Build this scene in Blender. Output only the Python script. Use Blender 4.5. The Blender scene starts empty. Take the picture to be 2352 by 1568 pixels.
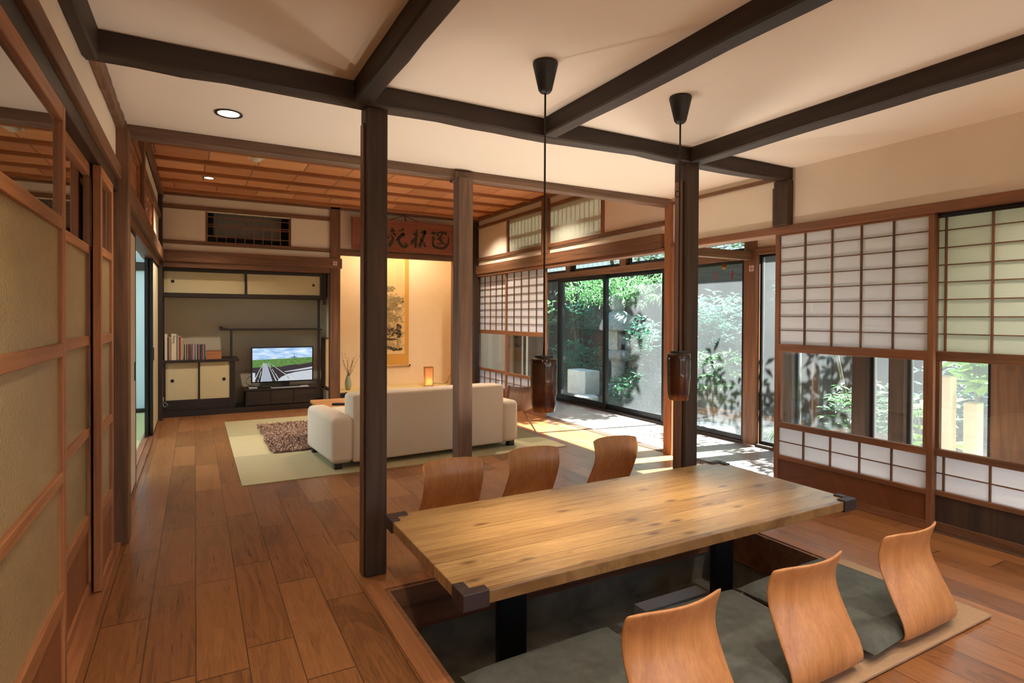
import bpy, bmesh, math, random
from mathutils import Vector, Matrix
random.seed(7)
sc = bpy.context.scene
col = sc.collection

# ------------------------------------------------------------------ camera
cam_d = bpy.data.cameras.new('camera'); cam = bpy.data.objects.new('camera', cam_d); col.objects.link(cam)
RR = ((0.876711118, -0.480994540, 0.00467627653), (-0.000596545, -0.010808855, -0.999941405), (0.481016901, 0.876656958, -0.00976317832))
cam.matrix_world = Matrix(((RR[0][0], -RR[1][0], -RR[2][0], 0), (RR[0][1], -RR[1][1], -RR[2][1], 0), (RR[0][2], -RR[1][2], -RR[2][2], 1.2), (0, 0, 0, 1)))
cam_d.sensor_width = 36; cam_d.lens = 1326.88 * 36 / 2352; cam_d.shift_y = -42.27 / 2352; cam_d.clip_start = .02
sc.camera = cam
# ------------------------------------------------------------------ colour management
sc.view_settings.view_transform = 'Standard'; sc.view_settings.look = 'None'
sc.view_settings.exposure = 0.9; sc.view_settings.gamma = 1; sc.view_settings.use_curve_mapping = False
sc.cycles.max_bounces = 12; sc.cycles.diffuse_bounces = 6; sc.cycles.transparent_max_bounces = 16
sc.cycles.sample_clamp_indirect = 6.0; sc.cycles.use_denoising = True
sc.cycles.caustics_reflective = False; sc.cycles.caustics_refractive = False
# ------------------------------------------------------------------ sky and sun
SUN_EL, SUN_AZ = math.radians(46), math.radians(-8)
world = bpy.data.worlds.new('sky'); sc.world = world; world.use_nodes = True
wn = world.node_tree.nodes; wl = world.node_tree.links
bg = wn['Background']; sky = wn.new('ShaderNodeTexSky'); sky.sky_type = 'NISHITA'; sky.sun_disc = False
sky.sun_elevation = SUN_EL; sky.sun_rotation = math.pi/2 - SUN_AZ; sky.air_density = 1.0; sky.dust_density = 1.5
wl.new(sky.outputs[0], bg.inputs[0]); bg.inputs[1].default_value = 0.30
sd = Vector((math.cos(SUN_EL)*math.cos(SUN_AZ), math.cos(SUN_EL)*math.sin(SUN_AZ), math.sin(SUN_EL)))
sl = bpy.data.lights.new('sun', 'SUN'); sl.energy = 55; sl.angle = math.radians(0.7); sl.color = (1, .95, .88)
so = bpy.data.objects.new('sun', sl); col.objects.link(so); so.rotation_euler = sd.to_track_quat('Z', 'Y').to_euler(); so.location = sd*12

# ------------------------------------------------------------------ colour + node helpers
def C(r, g, b):
    def f(c):
        c /= 255
        return c/12.92 if c <= .04045 else ((c+.055)/1.055)**2.4
    return (f(r), f(g), f(b), 1)
MATS = {}
class NB:
    def __init__(s, name):
        s.m = bpy.data.materials.new(name); s.m.use_nodes = True
        s.t = s.m.node_tree; s.n = s.t.nodes; s.l = s.t.links
        s.p = s.n['Principled BSDF']; s.out = s.n['Material Output']
    def new(s, typ, **kw):
        x = s.n.new(typ)
        for k, v in kw.items(): setattr(x, k, v)
        return x
    def link(s, a, b): s.l.new(a, b)
    def coord(s, scale=(1, 1, 1), loc=(0, 0, 0), rot=(0, 0, 0)):
        tc = s.new('ShaderNodeTexCoord'); mp = s.new('ShaderNodeMapping')
        mp.inputs['Scale'].default_value = scale; mp.inputs['Location'].default_value = loc; mp.inputs['Rotation'].default_value = rot
        s.link(tc.outputs['Object'], mp.inputs[0]); return mp.outputs[0]
    def noise(s, vec, scale, detail=4, rough=.55, dist=0):
        x = s.new('ShaderNodeTexNoise'); x.inputs['Scale'].default_value = scale; x.inputs['Detail'].default_value = detail
        x.inputs['Roughness'].default_value = rough; x.inputs['Distortion'].default_value = dist
        s.link(vec, x.inputs['Vector']); return x.outputs['Fac']
    def ramp(s, fac, stops):
        x = s.new('ShaderNodeValToRGB'); e = x.color_ramp.elements
        while len(e) < len(stops): e.new(.5)
        for i, (p, c) in enumerate(stops): e[i].position = p; e[i].color = c
        s.link(fac, x.inputs[0]); return x.outputs[0]
    def math(s, op, a, b=None, c=None):
        x = s.new('ShaderNodeMath', operation=op)
        for i, v in enumerate((a, b, c)):
            if v is None: continue
            if isinstance(v, (int, float)): x.inputs[i].default_value = v
            else: s.link(v, x.inputs[i])
        return x.outputs[0]
    def mix(s, fac, a, b, mode='MIX'):
        x = s.new('ShaderNodeMix', data_type='RGBA', blend_type=mode)
        for sock, v in ((x.inputs[0], fac), (x.inputs[6], a), (x.inputs[7], b)):
            if isinstance(v, (int, float)): sock.default_value = v
            elif isinstance(v, tuple): sock.default_value = v
            else: s.link(v, sock)
        return x.outputs[2]
    def bump(s, h, strength, dist=.01):
        x = s.new('ShaderNodeBump'); x.inputs['Strength'].default_value = strength; x.inputs['Distance'].default_value = dist
        s.link(h, x.inputs['Height']); s.link(x.outputs[0], s.p.inputs['Normal'])

TONES = {  # dark, light, roughness
    'black':  (C(22, 13, 8), C(44, 28, 19), .45),
    'dark':   (C(24, 15, 9), C(56, 38, 25), .6),
    'post':   (C(40, 28, 20), C(78, 56, 39), .65),
    'brown':  (C(82, 54, 36), C(132, 90, 60), .5),
    'cedar':  (C(98, 62, 40), C(150, 100, 66), .5),
    'beam':   (C(80, 60, 46), C(128, 98, 76), .6),
    'orange': (C(128, 78, 46), C(176, 116, 72), .45),
    'zaisu':  (C(168, 112, 64), C(192, 136, 84), .38),
    'pale':   (C(176, 136, 92), C(212, 176, 128), .5),
    'plaque': (C(120, 66, 46), C(152, 90, 64), .6),
    'grey':   (C(70, 62, 56), C(112, 100, 90), .8),
}
def wood(tone, ax='Z', knots=False):
    k = (tone, ax, knots)
    if k in MATS: return MATS[k]
    c1, c2, r = TONES[tone]
    b = NB('wood_%s_%s' % (tone, ax.lower()))
    s = {'X': (.9, 14, 14), 'Y': (14, .9, 14), 'Z': (14, 14, .9)}[ax]
    v = b.coord(s)
    n1 = b.noise(v, 1.4, 5, .6, .8)
    s2 = {'X': (2, 90, 90), 'Y': (90, 2, 90), 'Z': (90, 90, 2)}[ax]
    n2 = b.noise(b.coord(s2), 1.2, 2)
    n3 = b.noise(b.coord((1.5, 1.5, 1.5)), 1.1, 2)
    base = b.ramp(n1, [(.28, c1), (.72, c2)])
    m = b.math('MULTIPLY_ADD', n2, .5, .75)
    m2 = b.math('MULTIPLY_ADD', n3, .5, .75)
    mm = b.math('MULTIPLY', m, m2)
    comb = b.new('ShaderNodeCombineColor'); [b.link(mm, comb.inputs[i]) for i in range(3)]
    colr = b.mix(1.0, base, comb.outputs[0], 'MULTIPLY')
    b.link(colr, b.p.inputs['Base Color']); b.p.inputs['Roughness'].default_value = r
    b.bump(n2, .25, .004)
    MATS[k] = b.m; return b.m
def planks(name, w, L, ax, stops, rough=.35, knots=False, streak=.2, var=.42, gap=.018, endgap=.004, off=0.0, bumpy=.3, grain=7.0):
    b = NB(name)
    tc = b.new('ShaderNodeTexCoord'); sp = b.new('ShaderNodeSeparateXYZ'); b.link(tc.outputs['Object'], sp.inputs[0])
    across, along = (sp.outputs[0], sp.outputs[1]) if ax == 'Y' else (sp.outputs[1], sp.outputs[0])
    u = b.math('DIVIDE', b.math('SUBTRACT', across, off), w); i = b.math('FLOOR', u)
    w1 = b.new('ShaderNodeTexWhiteNoise', noise_dimensions='1D'); b.link(i, w1.inputs['W'])
    v = b.math('MULTIPLY_ADD', w1.outputs[0], 7.3, b.math('DIVIDE', along, L)); j = b.math('FLOOR', v)
    cv = b.new('ShaderNodeCombineXYZ'); b.link(i, cv.inputs[0]); b.link(j, cv.inputs[1])
    w2 = b.new('ShaderNodeTexWhiteNoise', noise_dimensions='2D'); b.link(cv.outputs[0], w2.inputs['Vector'])
    r2 = w2.outputs['Value']
    gv = b.new('ShaderNodeCombineXYZ')
    b.link(b.math('MULTIPLY_ADD', across, grain, b.math('MULTIPLY', r2, 57.0)), gv.inputs[0])
    b.link(b.math('MULTIPLY_ADD', along, .85, b.math('MULTIPLY', r2, 23.0)), gv.inputs[1]); b.link(sp.outputs[2], gv.inputs[2])
    n1 = b.noise(gv.outputs[0], 1.6, 6, .62, 1.6)
    gv2 = b.new('ShaderNodeCombineXYZ')
    b.link(b.math('MULTIPLY_ADD', across, 110.0, b.math('MULTIPLY', r2, 57.0)), gv2.inputs[0]); b.link(b.math('MULTIPLY', along, 3.0), gv2.inputs[1])
    n2 = b.noise(gv2.outputs[0], 1.0, 2)
    # ring figure
    wv = b.math('SINE', b.math('MULTIPLY', n1, 42.0)); wv = b.math('MULTIPLY_ADD', wv, .07, .0)
    f = b.math('ADD', b.math('MULTIPLY_ADD', n1, .55, b.math('MULTIPLY', r2, var)), wv)
    f = b.math('ADD', f, b.math('MULTIPLY_ADD', n2, streak, -streak/2))
    base = b.ramp(f, stops)
    if knots:
        kv = b.new('ShaderNodeCombineXYZ'); b.link(b.math('MULTIPLY_ADD', across, 6.5, b.math('MULTIPLY', i, 3.7)), kv.inputs[0]); b.link(b.math('MULTIPLY', along, 2.6), kv.inputs[1])
        vo = b.new('ShaderNodeTexVoronoi', voronoi_dimensions='2D'); b.link(kv.outputs[0], vo.inputs['Vector']); vo.inputs['Scale'].default_value = 1
        dd = b.math('ADD', vo.outputs['Distance'], b.math('MULTIPLY_ADD', n2, .04, -.02))
        mr = b.new('ShaderNodeMapRange'); b.link(dd, mr.inputs[0]); mr.inputs[1].default_value = .03; mr.inputs[2].default_value = .12; mr.inputs[3].default_value = .75; mr.inputs[4].default_value = 0
        base = b.mix(mr.outputs[0], base, C(78, 48, 28))
    fu = b.math('FRACT', u); fv = b.math('FRACT', v)
    g1 = b.math('LESS_THAN', fu, gap); g2 = b.math('LESS_THAN', fv, endgap)
    g = b.math('MAXIMUM', g1, g2)
    colr = b.mix(b.math('MULTIPLY', g, .72), base, C(40, 22, 14))
    b.link(colr, b.p.inputs['Base Color'])
    b.link(b.math('MULTIPLY_ADD', n2, .15, rough - .07), b.p.inputs['Roughness'])
    h = b.math('SUBTRACT', b.math('MULTIPLY', n2, .3), g)
    b.bump(h, bumpy, .004)
    return b.m
def plain(name, c, rough=.6, metal=0, var=.0, vscale=8, bump=0, bscale=200, spec=None, emit=None, es=1):
    if name in MATS: return MATS[name]
    b = NB(name); v = b.coord()
    if var:
        n = b.noise(v, vscale, 4)
        d = tuple(max(0, x*(1-var)) for x in c[:3]) + (1,); e = tuple(min(1, x*(1+var)) for x in c[:3]) + (1,)
        b.link(b.ramp(n, [(.3, d), (.7, e)]), b.p.inputs['Base Color'])
    else: b.p.inputs['Base Color'].default_value = c
    b.p.inputs['Roughness'].default_value = rough; b.p.inputs['Metallic'].default_value = metal
    if spec is not None: b.p.inputs['Specular IOR Level'].default_value = spec
    if bump: b.bump(b.noise(v, bscale, 3), bump, .003)
    if emit: b.p.inputs['Emission Color'].default_value = emit; b.p.inputs['Emission Strength'].default_value = es
    MATS[name] = b.m; return b.m
def glass_mat(name, haze=.0, tint=(1, 1, 1, 1), fres=1.45, hazecol=(.9, .95, 1, 1), rough=0.0, mult=1.0):
    b = NB(name); b.n.remove(b.p)
    tr = b.new('ShaderNodeBsdfTransparent'); tr.inputs[0].default_value = tint
    gl = b.new('ShaderNodeBsdfGlossy'); gl.inputs['Roughness'].default_value = rough
    ge = b.new('ShaderNodeNewGeometry'); dp = b.new('ShaderNodeVectorMath', operation='DOT_PRODUCT')
    b.link(ge.outputs['Normal'], dp.inputs[0]); b.link(ge.outputs['Incoming'], dp.inputs[1])
    sch = b.math('POWER', b.math('SUBTRACT', 1.0, b.math('ABSOLUTE', dp.outputs['Value'])), 5.0)   # Schlick, the same from both sides
    fac = b.math('MULTIPLY', b.math('MULTIPLY_ADD', sch, .95, .045), mult)
    m1 = b.new('ShaderNodeMixShader'); b.link(b.math('MINIMUM', fac, 1.0), m1.inputs[0])
    src = tr.outputs[0]
    if haze:
        tl = b.new('ShaderNodeBsdfTranslucent'); tl.inputs[0].default_value = hazecol
        m0 = b.new('ShaderNodeMixShader')
        n = b.noise(b.coord((1, 1, .7)), 2.2, 4)
        b.link(b.math('MULTIPLY_ADD', n, haze*.9, haze*.5), m0.inputs[0]); b.link(tr.outputs[0], m0.inputs[1]); b.link(tl.outputs[0], m0.inputs[2]); src = m0.outputs[0]
    b.link(src, m1.inputs[1]); b.link(gl.outputs[0], m1.inputs[2]); b.link(m1.outputs[0], b.out.inputs[0])
    return b.m
def paper_mat(name, c, trans=.5):
    b = NB(name); b.n.remove(b.p)
    df = b.new('ShaderNodeBsdfDiffuse'); tl = b.new('ShaderNodeBsdfTranslucent')
    n = b.noise(b.coord((3, 3, 60)), 3, 3); cc = b.ramp(n, [(.2, tuple(x*.93 for x in c[:3])+(1,)), (.8, c)])
    b.link(cc, df.inputs[0]); b.link(cc, tl.inputs[0])
    m = b.new('ShaderNodeMixShader'); m.inputs[0].default_value = trans
    b.link(df.outputs[0], m.inputs[1]); b.link(tl.outputs[0], m.inputs[2]); b.link(m.outputs[0], b.out.inputs[0]); return b.m

# ------------------------------------------------------------------ mesh helpers
class MB:
    def __init__(s): s.v = []; s.f = []; s.mi = []; s.cur = 0
    def box(s, x0, x1, y0, y1, z0, z1):
        n = len(s.v)
        s.v += [(x0, y0, z0), (x1, y0, z0), (x1, y1, z0), (x0, y1, z0), (x0, y0, z1), (x1, y0, z1), (x1, y1, z1), (x0, y1, z1)]
        for q in ((0, 3, 2, 1), (4, 5, 6, 7), (0, 1, 5, 4), (1, 2, 6, 5), (2, 3, 7, 6), (3, 0, 4, 7)):
            s.f.append(tuple(n+i for i in q)); s.mi.append(s.cur)
        return s
    def poly(s, pts):
        n = len(s.v); s.v += [tuple(p) for p in pts]; s.f.append(tuple(range(n, n+len(pts)))); s.mi.append(s.cur); return s
    def prism(s, pts, vec):
        n = len(s.v); k = len(pts); vec = Vector(vec)
        s.v += [tuple(p) for p in pts] + [tuple(Vector(p)+vec) for p in pts]
        s.f.append(tuple(range(n+k-1, n-1, -1))); s.f.append(tuple(range(n+k, n+2*k))); s.mi += [s.cur]*2
        for i in range(k):
            j = (i+1) % k; s.f.append((n+i, n+j, n+k+j, n+k+i)); s.mi.append(s.cur)
        return s
    def lathe(s, prof, cx, cy, seg=32, cz=0):
        n = len(s.v)
        for r, z in prof:
            for i in range(seg):
                a = 2*math.pi*i/seg; s.v.append((cx+r*math.cos(a), cy+r*math.sin(a), cz+z))
        for k in range(len(prof)-1):
            for i in range(seg):
                j = (i+1) % seg
                s.f.append((n+k*seg+i, n+k*seg+j, n+(k+1)*seg+j, n+(k+1)*seg+i)); s.mi.append(s.cur)
        return s
    def tube(s, pts, r, seg=8, cap=True):
        pts = [Vector(p) for p in pts]; n = len(s.v); rs = r if isinstance(r, (list, tuple)) else [r]*len(pts)
        for k, p in enumerate(pts):
            d = (pts[min(k+1, len(pts)-1)] - pts[max(k-1, 0)]).normalized()
            a = d.orthogonal().normalized() if abs(d.z) < .95 else Vector((1, 0, 0)).cross(d).normalized()
            if abs(d.z) < .95: a = Vector((0, 0, 1)).cross(d).normalized()
            b = d.cross(a)
            for i in range(seg):
                t = 2*math.pi*i/seg; q = p + (a*math.cos(t)+b*math.sin(t))*rs[k]; s.v.append(tuple(q))
        for k in range(len(pts)-1):
            for i in range(seg):
                j = (i+1) % seg; s.f.append((n+k*seg+i, n+k*seg+j, n+(k+1)*seg+j, n+(k+1)*seg+i)); s.mi.append(s.cur)
        if cap:
            s.f.append(tuple(n+i for i in range(seg-1, -1, -1))); s.f.append(tuple(n+(len(pts)-1)*seg+i for i in range(seg))); s.mi += [s.cur]*2
        return s
    def build(s, name, mat, parent=None, bevel=0, smooth=False, seg=2, subsurf=0, solid=0):
        me = bpy.data.meshes.new(name); off = Vector((0, 0, 0))
        if parent is not None:
            q = parent
            while q is not None: off += q.location; q = q.parent
        me.from_pydata([tuple(Vector(p)-off) for p in s.v], [], s.f)
        mats = mat if isinstance(mat, (list, tuple)) else [mat]
        for m in mats: me.materials.append(m)
        if len(mats) > 1: me.polygons.foreach_set('material_index', s.mi)
        bm = bmesh.new(); bm.from_mesh(me); bmesh.ops.recalc_face_normals(bm, faces=bm.faces) if not getattr(s, 'open', False) else None
        bm.to_mesh(me); bm.free()
        if smooth: me.polygons.foreach_set('use_smooth', [True]*len(me.polygons))
        me.update()
        o = bpy.data.objects.new(name, me); col.objects.link(o)
        if parent is not None: o.parent = parent
        if solid:
            md = o.modifiers.new('solid', 'SOLIDIFY'); md.thickness = solid; md.offset = 0
        if bevel:
            md = o.modifiers.new('bevel', 'BEVEL'); md.width = bevel; md.segments = seg; md.limit_method = 'ANGLE'
        if subsurf:
            md = o.modifiers.new('sub', 'SUBSURF'); md.levels = subsurf; md.render_levels = subsurf
        return o
def tag(o, label=None, cat=None, group=None, kind=None):
    for k, v in (('label', label), ('category', cat), ('group', group), ('kind', kind)):
        if v: o[k] = v
    return o
def thing(name, loc, label, cat, group=None):
    o = bpy.data.objects.new(name, None); o.empty_display_size = .05; col.objects.link(o); o.location = loc
    return tag(o, label, cat, group)
def sroot(name, loc):
    o = bpy.data.objects.new(name, None); o.empty_display_size = .05; col.objects.link(o); o.location = loc; o['kind'] = 'structure'; return o
def S(name, mb, mat, bevel=0, **kw):
    o = mb.build(name, mat, None, bevel=bevel, **kw); o['kind'] = 'structure'; return o
def sbox(name, mat, *a, bevel=0, **kw): return S(name, MB().box(*a), mat, bevel, **kw)
TR = [0]
def trim(mat, *a, bevel=.004, **kw):
    TR[0] += 1; return sbox('trim_%d' % TR[0], mat, *a, bevel=bevel, **kw)
def bx(name, mat, parent, *a, bevel=0, **kw): return MB().box(*a).build(name, mat, parent, bevel=bevel, **kw)
def copy_tree(o, parent=None):
    c = o.copy(); col.objects.link(c); c.parent = parent
    for ch in list(o.children): copy_tree(ch, c)
    return c
def area(name, loc, size, power, color, rot=(0, 0, 0), sy=None):
    l = bpy.data.lights.new(name, 'AREA'); l.energy = power; l.color = color; l.size = size
    if sy: l.shape = 'RECTANGLE'; l.size_y = sy
    o = bpy.data.objects.new(name, l); col.objects.link(o); o.location = loc; o.rotation_euler = rot; return o
def lamp(name, typ, loc, power, color, radius=.03, parent=None, spot=None, blend=.6, rot=None):
    l = bpy.data.lights.new(name, typ); l.energy = power; l.color = color; l.shadow_soft_size = radius
    if spot: l.spot_size = math.radians(spot); l.spot_blend = blend
    o = bpy.data.objects.new(name, l); col.objects.link(o); o.location = loc
    if rot: o.rotation_euler = rot
    return o

# ------------------------------------------------------------------ materials
plaster = plain('plaster_wall', C(226, 212, 192), .9, var=.03, vscale=2, bump=.05, bscale=300)
ceil_m = plain('plaster_ceiling', C(226, 216, 202), .92, var=.02, vscale=1.5)
plaster_grey = plain('plaster_grey', C(214, 204, 182), .92, var=.04, vscale=2)
floor_m = planks('floor_boards', .1612, .78, 'Y', [(.05, C(82, 53, 31)), (.36, C(130, 84, 48)), (.72, C(158, 108, 65)), (1, C(182, 134, 88))], rough=.30, off=.0, streak=.35, var=.30, gap=.024, endgap=.008)
engawa_m = planks('engawa_boards', .95, 1.9, 'Y', [(.1, C(120, 110, 106)), (.9, C(168, 160, 156))], rough=.4, gap=.008, endgap=.004, off=3.98, grain=3, bumpy=.1)
table_m = planks('table_planks', .118, 400, 'X', [(.1, C(84, 58, 34)), (.38, C(126, 94, 58)), (.68, C(158, 126, 82)), (1, C(188, 158, 112))], rough=.3, gap=.02, endgap=0, off=1.60, grain=13, bumpy=.3, knots=True, streak=.5)
woodceil_m = planks('ceiling_boards', .49, .42, 'X', [(.1, C(168, 108, 74)), (.5, C(214, 150, 106)), (1, C(236, 184, 138))], rough=.6, gap=.0, endgap=.025, off=.2, grain=10)
wall_ply = planks('plywood_panel', .4, 3, 'Y', [(.1, C(92, 50, 28)), (.9, C(140, 84, 48))], rough=.45, gap=0, endgap=0)
black_metal = plain('black_metal', C(20, 20, 22), .45, .3)
frame_alu = plain('dark_window_frame', C(34, 33, 35), .4, .4)
lacquer = plain('black_lacquer', C(16, 12, 11), .25)
fusuma_m = plain('fusuma_paper', C(214, 204, 170), .85, var=.02, vscale=3)
fusuma_w = plain('white_fusuma_paper', C(222, 216, 196), .85, var=.02)
shoji_paper = paper_mat('shoji_paper', (.86, .85, .87, 1), .52)
shoji_paper_g = paper_mat('green_tinted_shoji_paper', (.80, .85, .76, 1), .52)
win_glass = glass_mat('window_glass', .013, (.90, .985, 1, 1))
clear_glass = glass_mat('clear_glass', 0)
dark_glass = glass_mat('door_clear_glass', .03, (.75, .75, .72, 1), 1.5, mult=2.2)
concrete = plain('pit_concrete', C(112, 110, 100), .85, var=.55, vscale=4)

exec_parts = []
# ================================================================== SETTING
XL, XR, CZ = -.36, 3.66, 2.25
# floors
m = MB()
for a in ((XL-.1, .73, -1.6, 7.92), (2.76, 3.66, -1.6, 7.92), (.73, 2.76, -1.6, 1.70), (.73, 2.76, 2.48, 7.92)): m.box(*a, -.04, 0)
S('floor', m, floor_m)
sbox('floor.001', engawa_m, 3.78, 4.62, -1.6, 8.3, -.04, -.004)
m = MB().box(3.66, 3.78, -1.6, 8.3, -.04, -.006)
for x in (3.672, 3.70, 3.728, 3.756): m.box(x, x+.012, -1.6, 8.3, -.006, .003)
S('trim_101', m, wood('beam', 'Y'))
# pit
m = MB(); zb = -.36
m.box(.70, 2.79, 1.66, 2.52, zb-.03, zb); m.box(.71, .73, 1.68, 2.50, zb, -.04); m.box(2.76, 2.78, 1.68, 2.50, zb, -.04)
m.box(.73, 2.76, 2.48, 2.50, zb, -.04); m.box(.73, 2.76, 1.68, 1.70, zb, -.04)
S('floor.002', m, concrete)
m = MB().box(.732, 2.758, 2.462, 2.479, -.2, -.001).box(.732, .748, 1.70, 2.462, -.2, -.001).box(2.742, 2.758, 1.70, 2.462, -.2, -.001)
S('trim_102', m, wood('cedar', 'X'))
m = MB().box(.655, .728, 1.10, 2.56, 0, .004).box(.728, 2.80, 2.485, 2.56, 0, .004).box(2.762, 2.83, 1.7, 2.485, 0, .004)
S('trim_103', m, wood('orange', 'Y'))
# ceilings
sbox('ceiling', ceil_m, XL-.1, 3.76, -1.7, 3.84, CZ, CZ+.06)
sbox('ceiling.001', woodceil_m, XL-.1, 3.76, 3.88, 8.0, 2.65, 2.68)
for y in (7.62, 7.11, 6.62, 6.13, 5.62, 5.12, 4.62, 4.12): trim(wood('orange', 'X'), XL, 3.64, y-.018, y+.018, 2.615, 2.651)
trim(wood('brown', 'Y'), XL, XL+.04, 3.88, 7.9, 2.58, 2.65); trim(wood('brown', 'Y'), 3.61, 3.65, 3.88, 7.9, 2.60, 2.65)
trim(wood('brown', 'X'), XL, 3.65, 7.86, 7.9, 2.62, 2.65)
sbox('ceiling.002', wood('brown', 'Y'), 3.76, 4.75, -1.7, 8.4, 2.16, 2.2)
# the eave outside
sbox('ceiling.003', wood('dark', 'Y'), 4.75, 5.30, 3.62, 9.5, 2.23, 2.32)
sbox('ceiling.004', wood('dark', 'Y'), 4.75, 5.14, 2.95, 3.62, 2.23, 2.32)
sbox('ceiling.009', wood('dark', 'Y'), 4.75, 5.7, -2.0, 2.95, 2.23, 2.32)  # eave lengthened here to keep sun off the near shoji and floor
# big rough beams
def rough_beam(x0, x1, y0, y1, z0, z1, seed, mat=None, amp=.006):
    rnd = random.Random(seed); m = MB(); along_x = (x1-x0) > (y1-y0); N = 26; L = (x1-x0) if along_x else (y1-y0)
    rings = []
    w = 0; h = 0
    for i in range(N+1):
        w += rnd.uniform(-1, 1)*amp*.6; h += rnd.uniform(-1, 1)*amp*.6; w *= .85; h *= .85
        t = i/N; c = .008
        if along_x:
            x = x0+L*t; a0, a1, b0 = y0+w*.5, y1+w, z0+h
            ring = [(x, a0, z1), (x, a0, b0+c), (x, a0+c, b0), (x, a1-c, b0), (x, a1, b0+c), (x, a1, z1)]
        else:
            y = y0+L*t; a0, a1, b0 = x0+w*.5, x1+w, z0+h
            ring = [(a0, y, z1), (a0, y, b0+c), (a0+c, y, b0), (a1-c, y, b0), (a1, y, b0+c), (a1, y, z1)]
        rings.append(ring)
    for r in rings: m.v += r
    k = 6
    for i in range(N):
        for j in range(k-1): m.f.append((i*k+j, i*k+j+1, (i+1)*k+j+1, (i+1)*k+j)); m.mi.append(0)
    m.f.append(tuple(range(k))); m.f.append(tuple(N*k+j for j in range(k))); m.mi += [0, 0]
    TR[0] += 1
    return S('trim_%d' % TR[0], m, mat or wood('dark', 'X' if along_x else 'Y'))
rough_beam(XL, 3.72, 2.60, 2.695, 2.16, CZ, 3, amp=.012)
rough_beam(.62, .705, -1.6, 2.60, 2.16, CZ, 4)
rough_beam(1.612, 1.70, -1.6, 2.60, 2.16, CZ, 5)
rough_beam(2.672, 2.77, -1.6, 2.60, 2.155, CZ, 6)
rough_beam(XL, XL+.05, -1.6, 2.60, 2.13, CZ, 8)
rough_beam(XL, XL+.035, 2.69, 3.78, 2.175, CZ, 9, wood('brown', 'Y'))
rough_beam(XL, 3.74, 3.80, 3.88, 2.185, 2.26, 10, wood('beam', 'X'), .003)
sbox('wall_front', plaster, XL-.1, 3.76, 3.88, 3.90, 2.25, 2.66)
# posts
trim(wood('post', 'Z'), .685, .785, 2.635, 2.735, 0, 2.17, bevel=.006)
trim(wood('post', 'Z'), 2.66, 2.762, 2.61, 2.72, 0, 2.17, bevel=.006)
trim(wood('brown', 'Z'), 2.645, 2.66, 2.64, 2.70, 0, 2.05, bevel=.002)
trim(wood('brown', 'Z'), .676, .685, 2.66, 2.71, 0, 2.09, bevel=.002)
trim(wood('beam', 'Z'), 1.63, 1.738, 3.75, 3.86, 0, 2.19, bevel=.005)
trim(wood('beam', 'Z'), 1.615, 1.75, 3.78, 3.89, 2.17, 2.235, bevel=.003)
trim(wood('orange', 'Z'), 3.65, 3.75, 3.75, 3.85, 0, 2.2, bevel=.004)
trim(wood('post', 'Z'), 3.605, 3.72, 2.60, 2.715, 1.856, 2.17, bevel=.005)
trim(wood('brown', 'Z'), 3.625, 3.72, 2.715, 2.74, 1.856, 2.13, bevel=.003)
trim(wood('brown', 'Z'), XL-.06, XL+.055, 3.62, 3.74, 0, 2.18, bevel=.004)
trim(wood('brown', 'Z'), XL-.06, XL+.035, 3.74, 3.80, 0, 2.6, bevel=.004)
trim(wood('brown', 'Z'), XL-.08, XL+.035, 5.04, 5.16, 1.95, 2.6, bevel=.004)
trim(wood('dark', 'Z'), XL-.02, XL+.03, 7.70, 7.9, 0, 2.6, bevel=.004)
# ---- left side wall
sbox('wall_left', plaster, XL-.06, XL, -1.6, 3.62, 1.97, 2.26)
trim(wood('brown', 'Y'), XL-.06, XL+.025, -1.6, 3.62, 1.905, 1.975)
trim(wood('black', 'Y'), XL-.06, XL+.008, -1.6, 3.62, 1.84, 1.905)
trim(lacquer, XL-.06, XL-.02, 3.43, 3.62, 0, 1.84)  # black strip stands for the dark of the gap before the post
trim(wood('orange', 'Y'), XL-.08, XL+.02, -1.6, 3.62, 0, .018, bevel=.002)
sbox('wall_left.001', plaster, XL-.05, XL-.01, 3.80, 7.9, 2.36, 2.66)
m = MB().box(XL-.06, XL+.02, 3.8, 7.7, 2.31, 2.37); S('trim_110', m, wood('brown', 'Y'), .003)
trim(wood('brown', 'Y'), XL-.08, XL+.045, 3.80, 7.86, 1.83, 1.95)
trim(wood('brown', 'Y'), XL-.09, XL+.01, 3.80, 7.86, 1.765, 1.83)
trim(wood('cedar', 'Y'), XL-.09, XL-.0, 3.80, 7.70, 0, .012, bevel=.002)
trim(wood('orange', 'Y'), XL-.055, XL-.045, 3.80, 7.70, .012, .02, bevel=.0)
sbox('wall_left.002', plaster, XL-.06, XL-.005, 6.70, 7.70, 1.95, 2.31)
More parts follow.
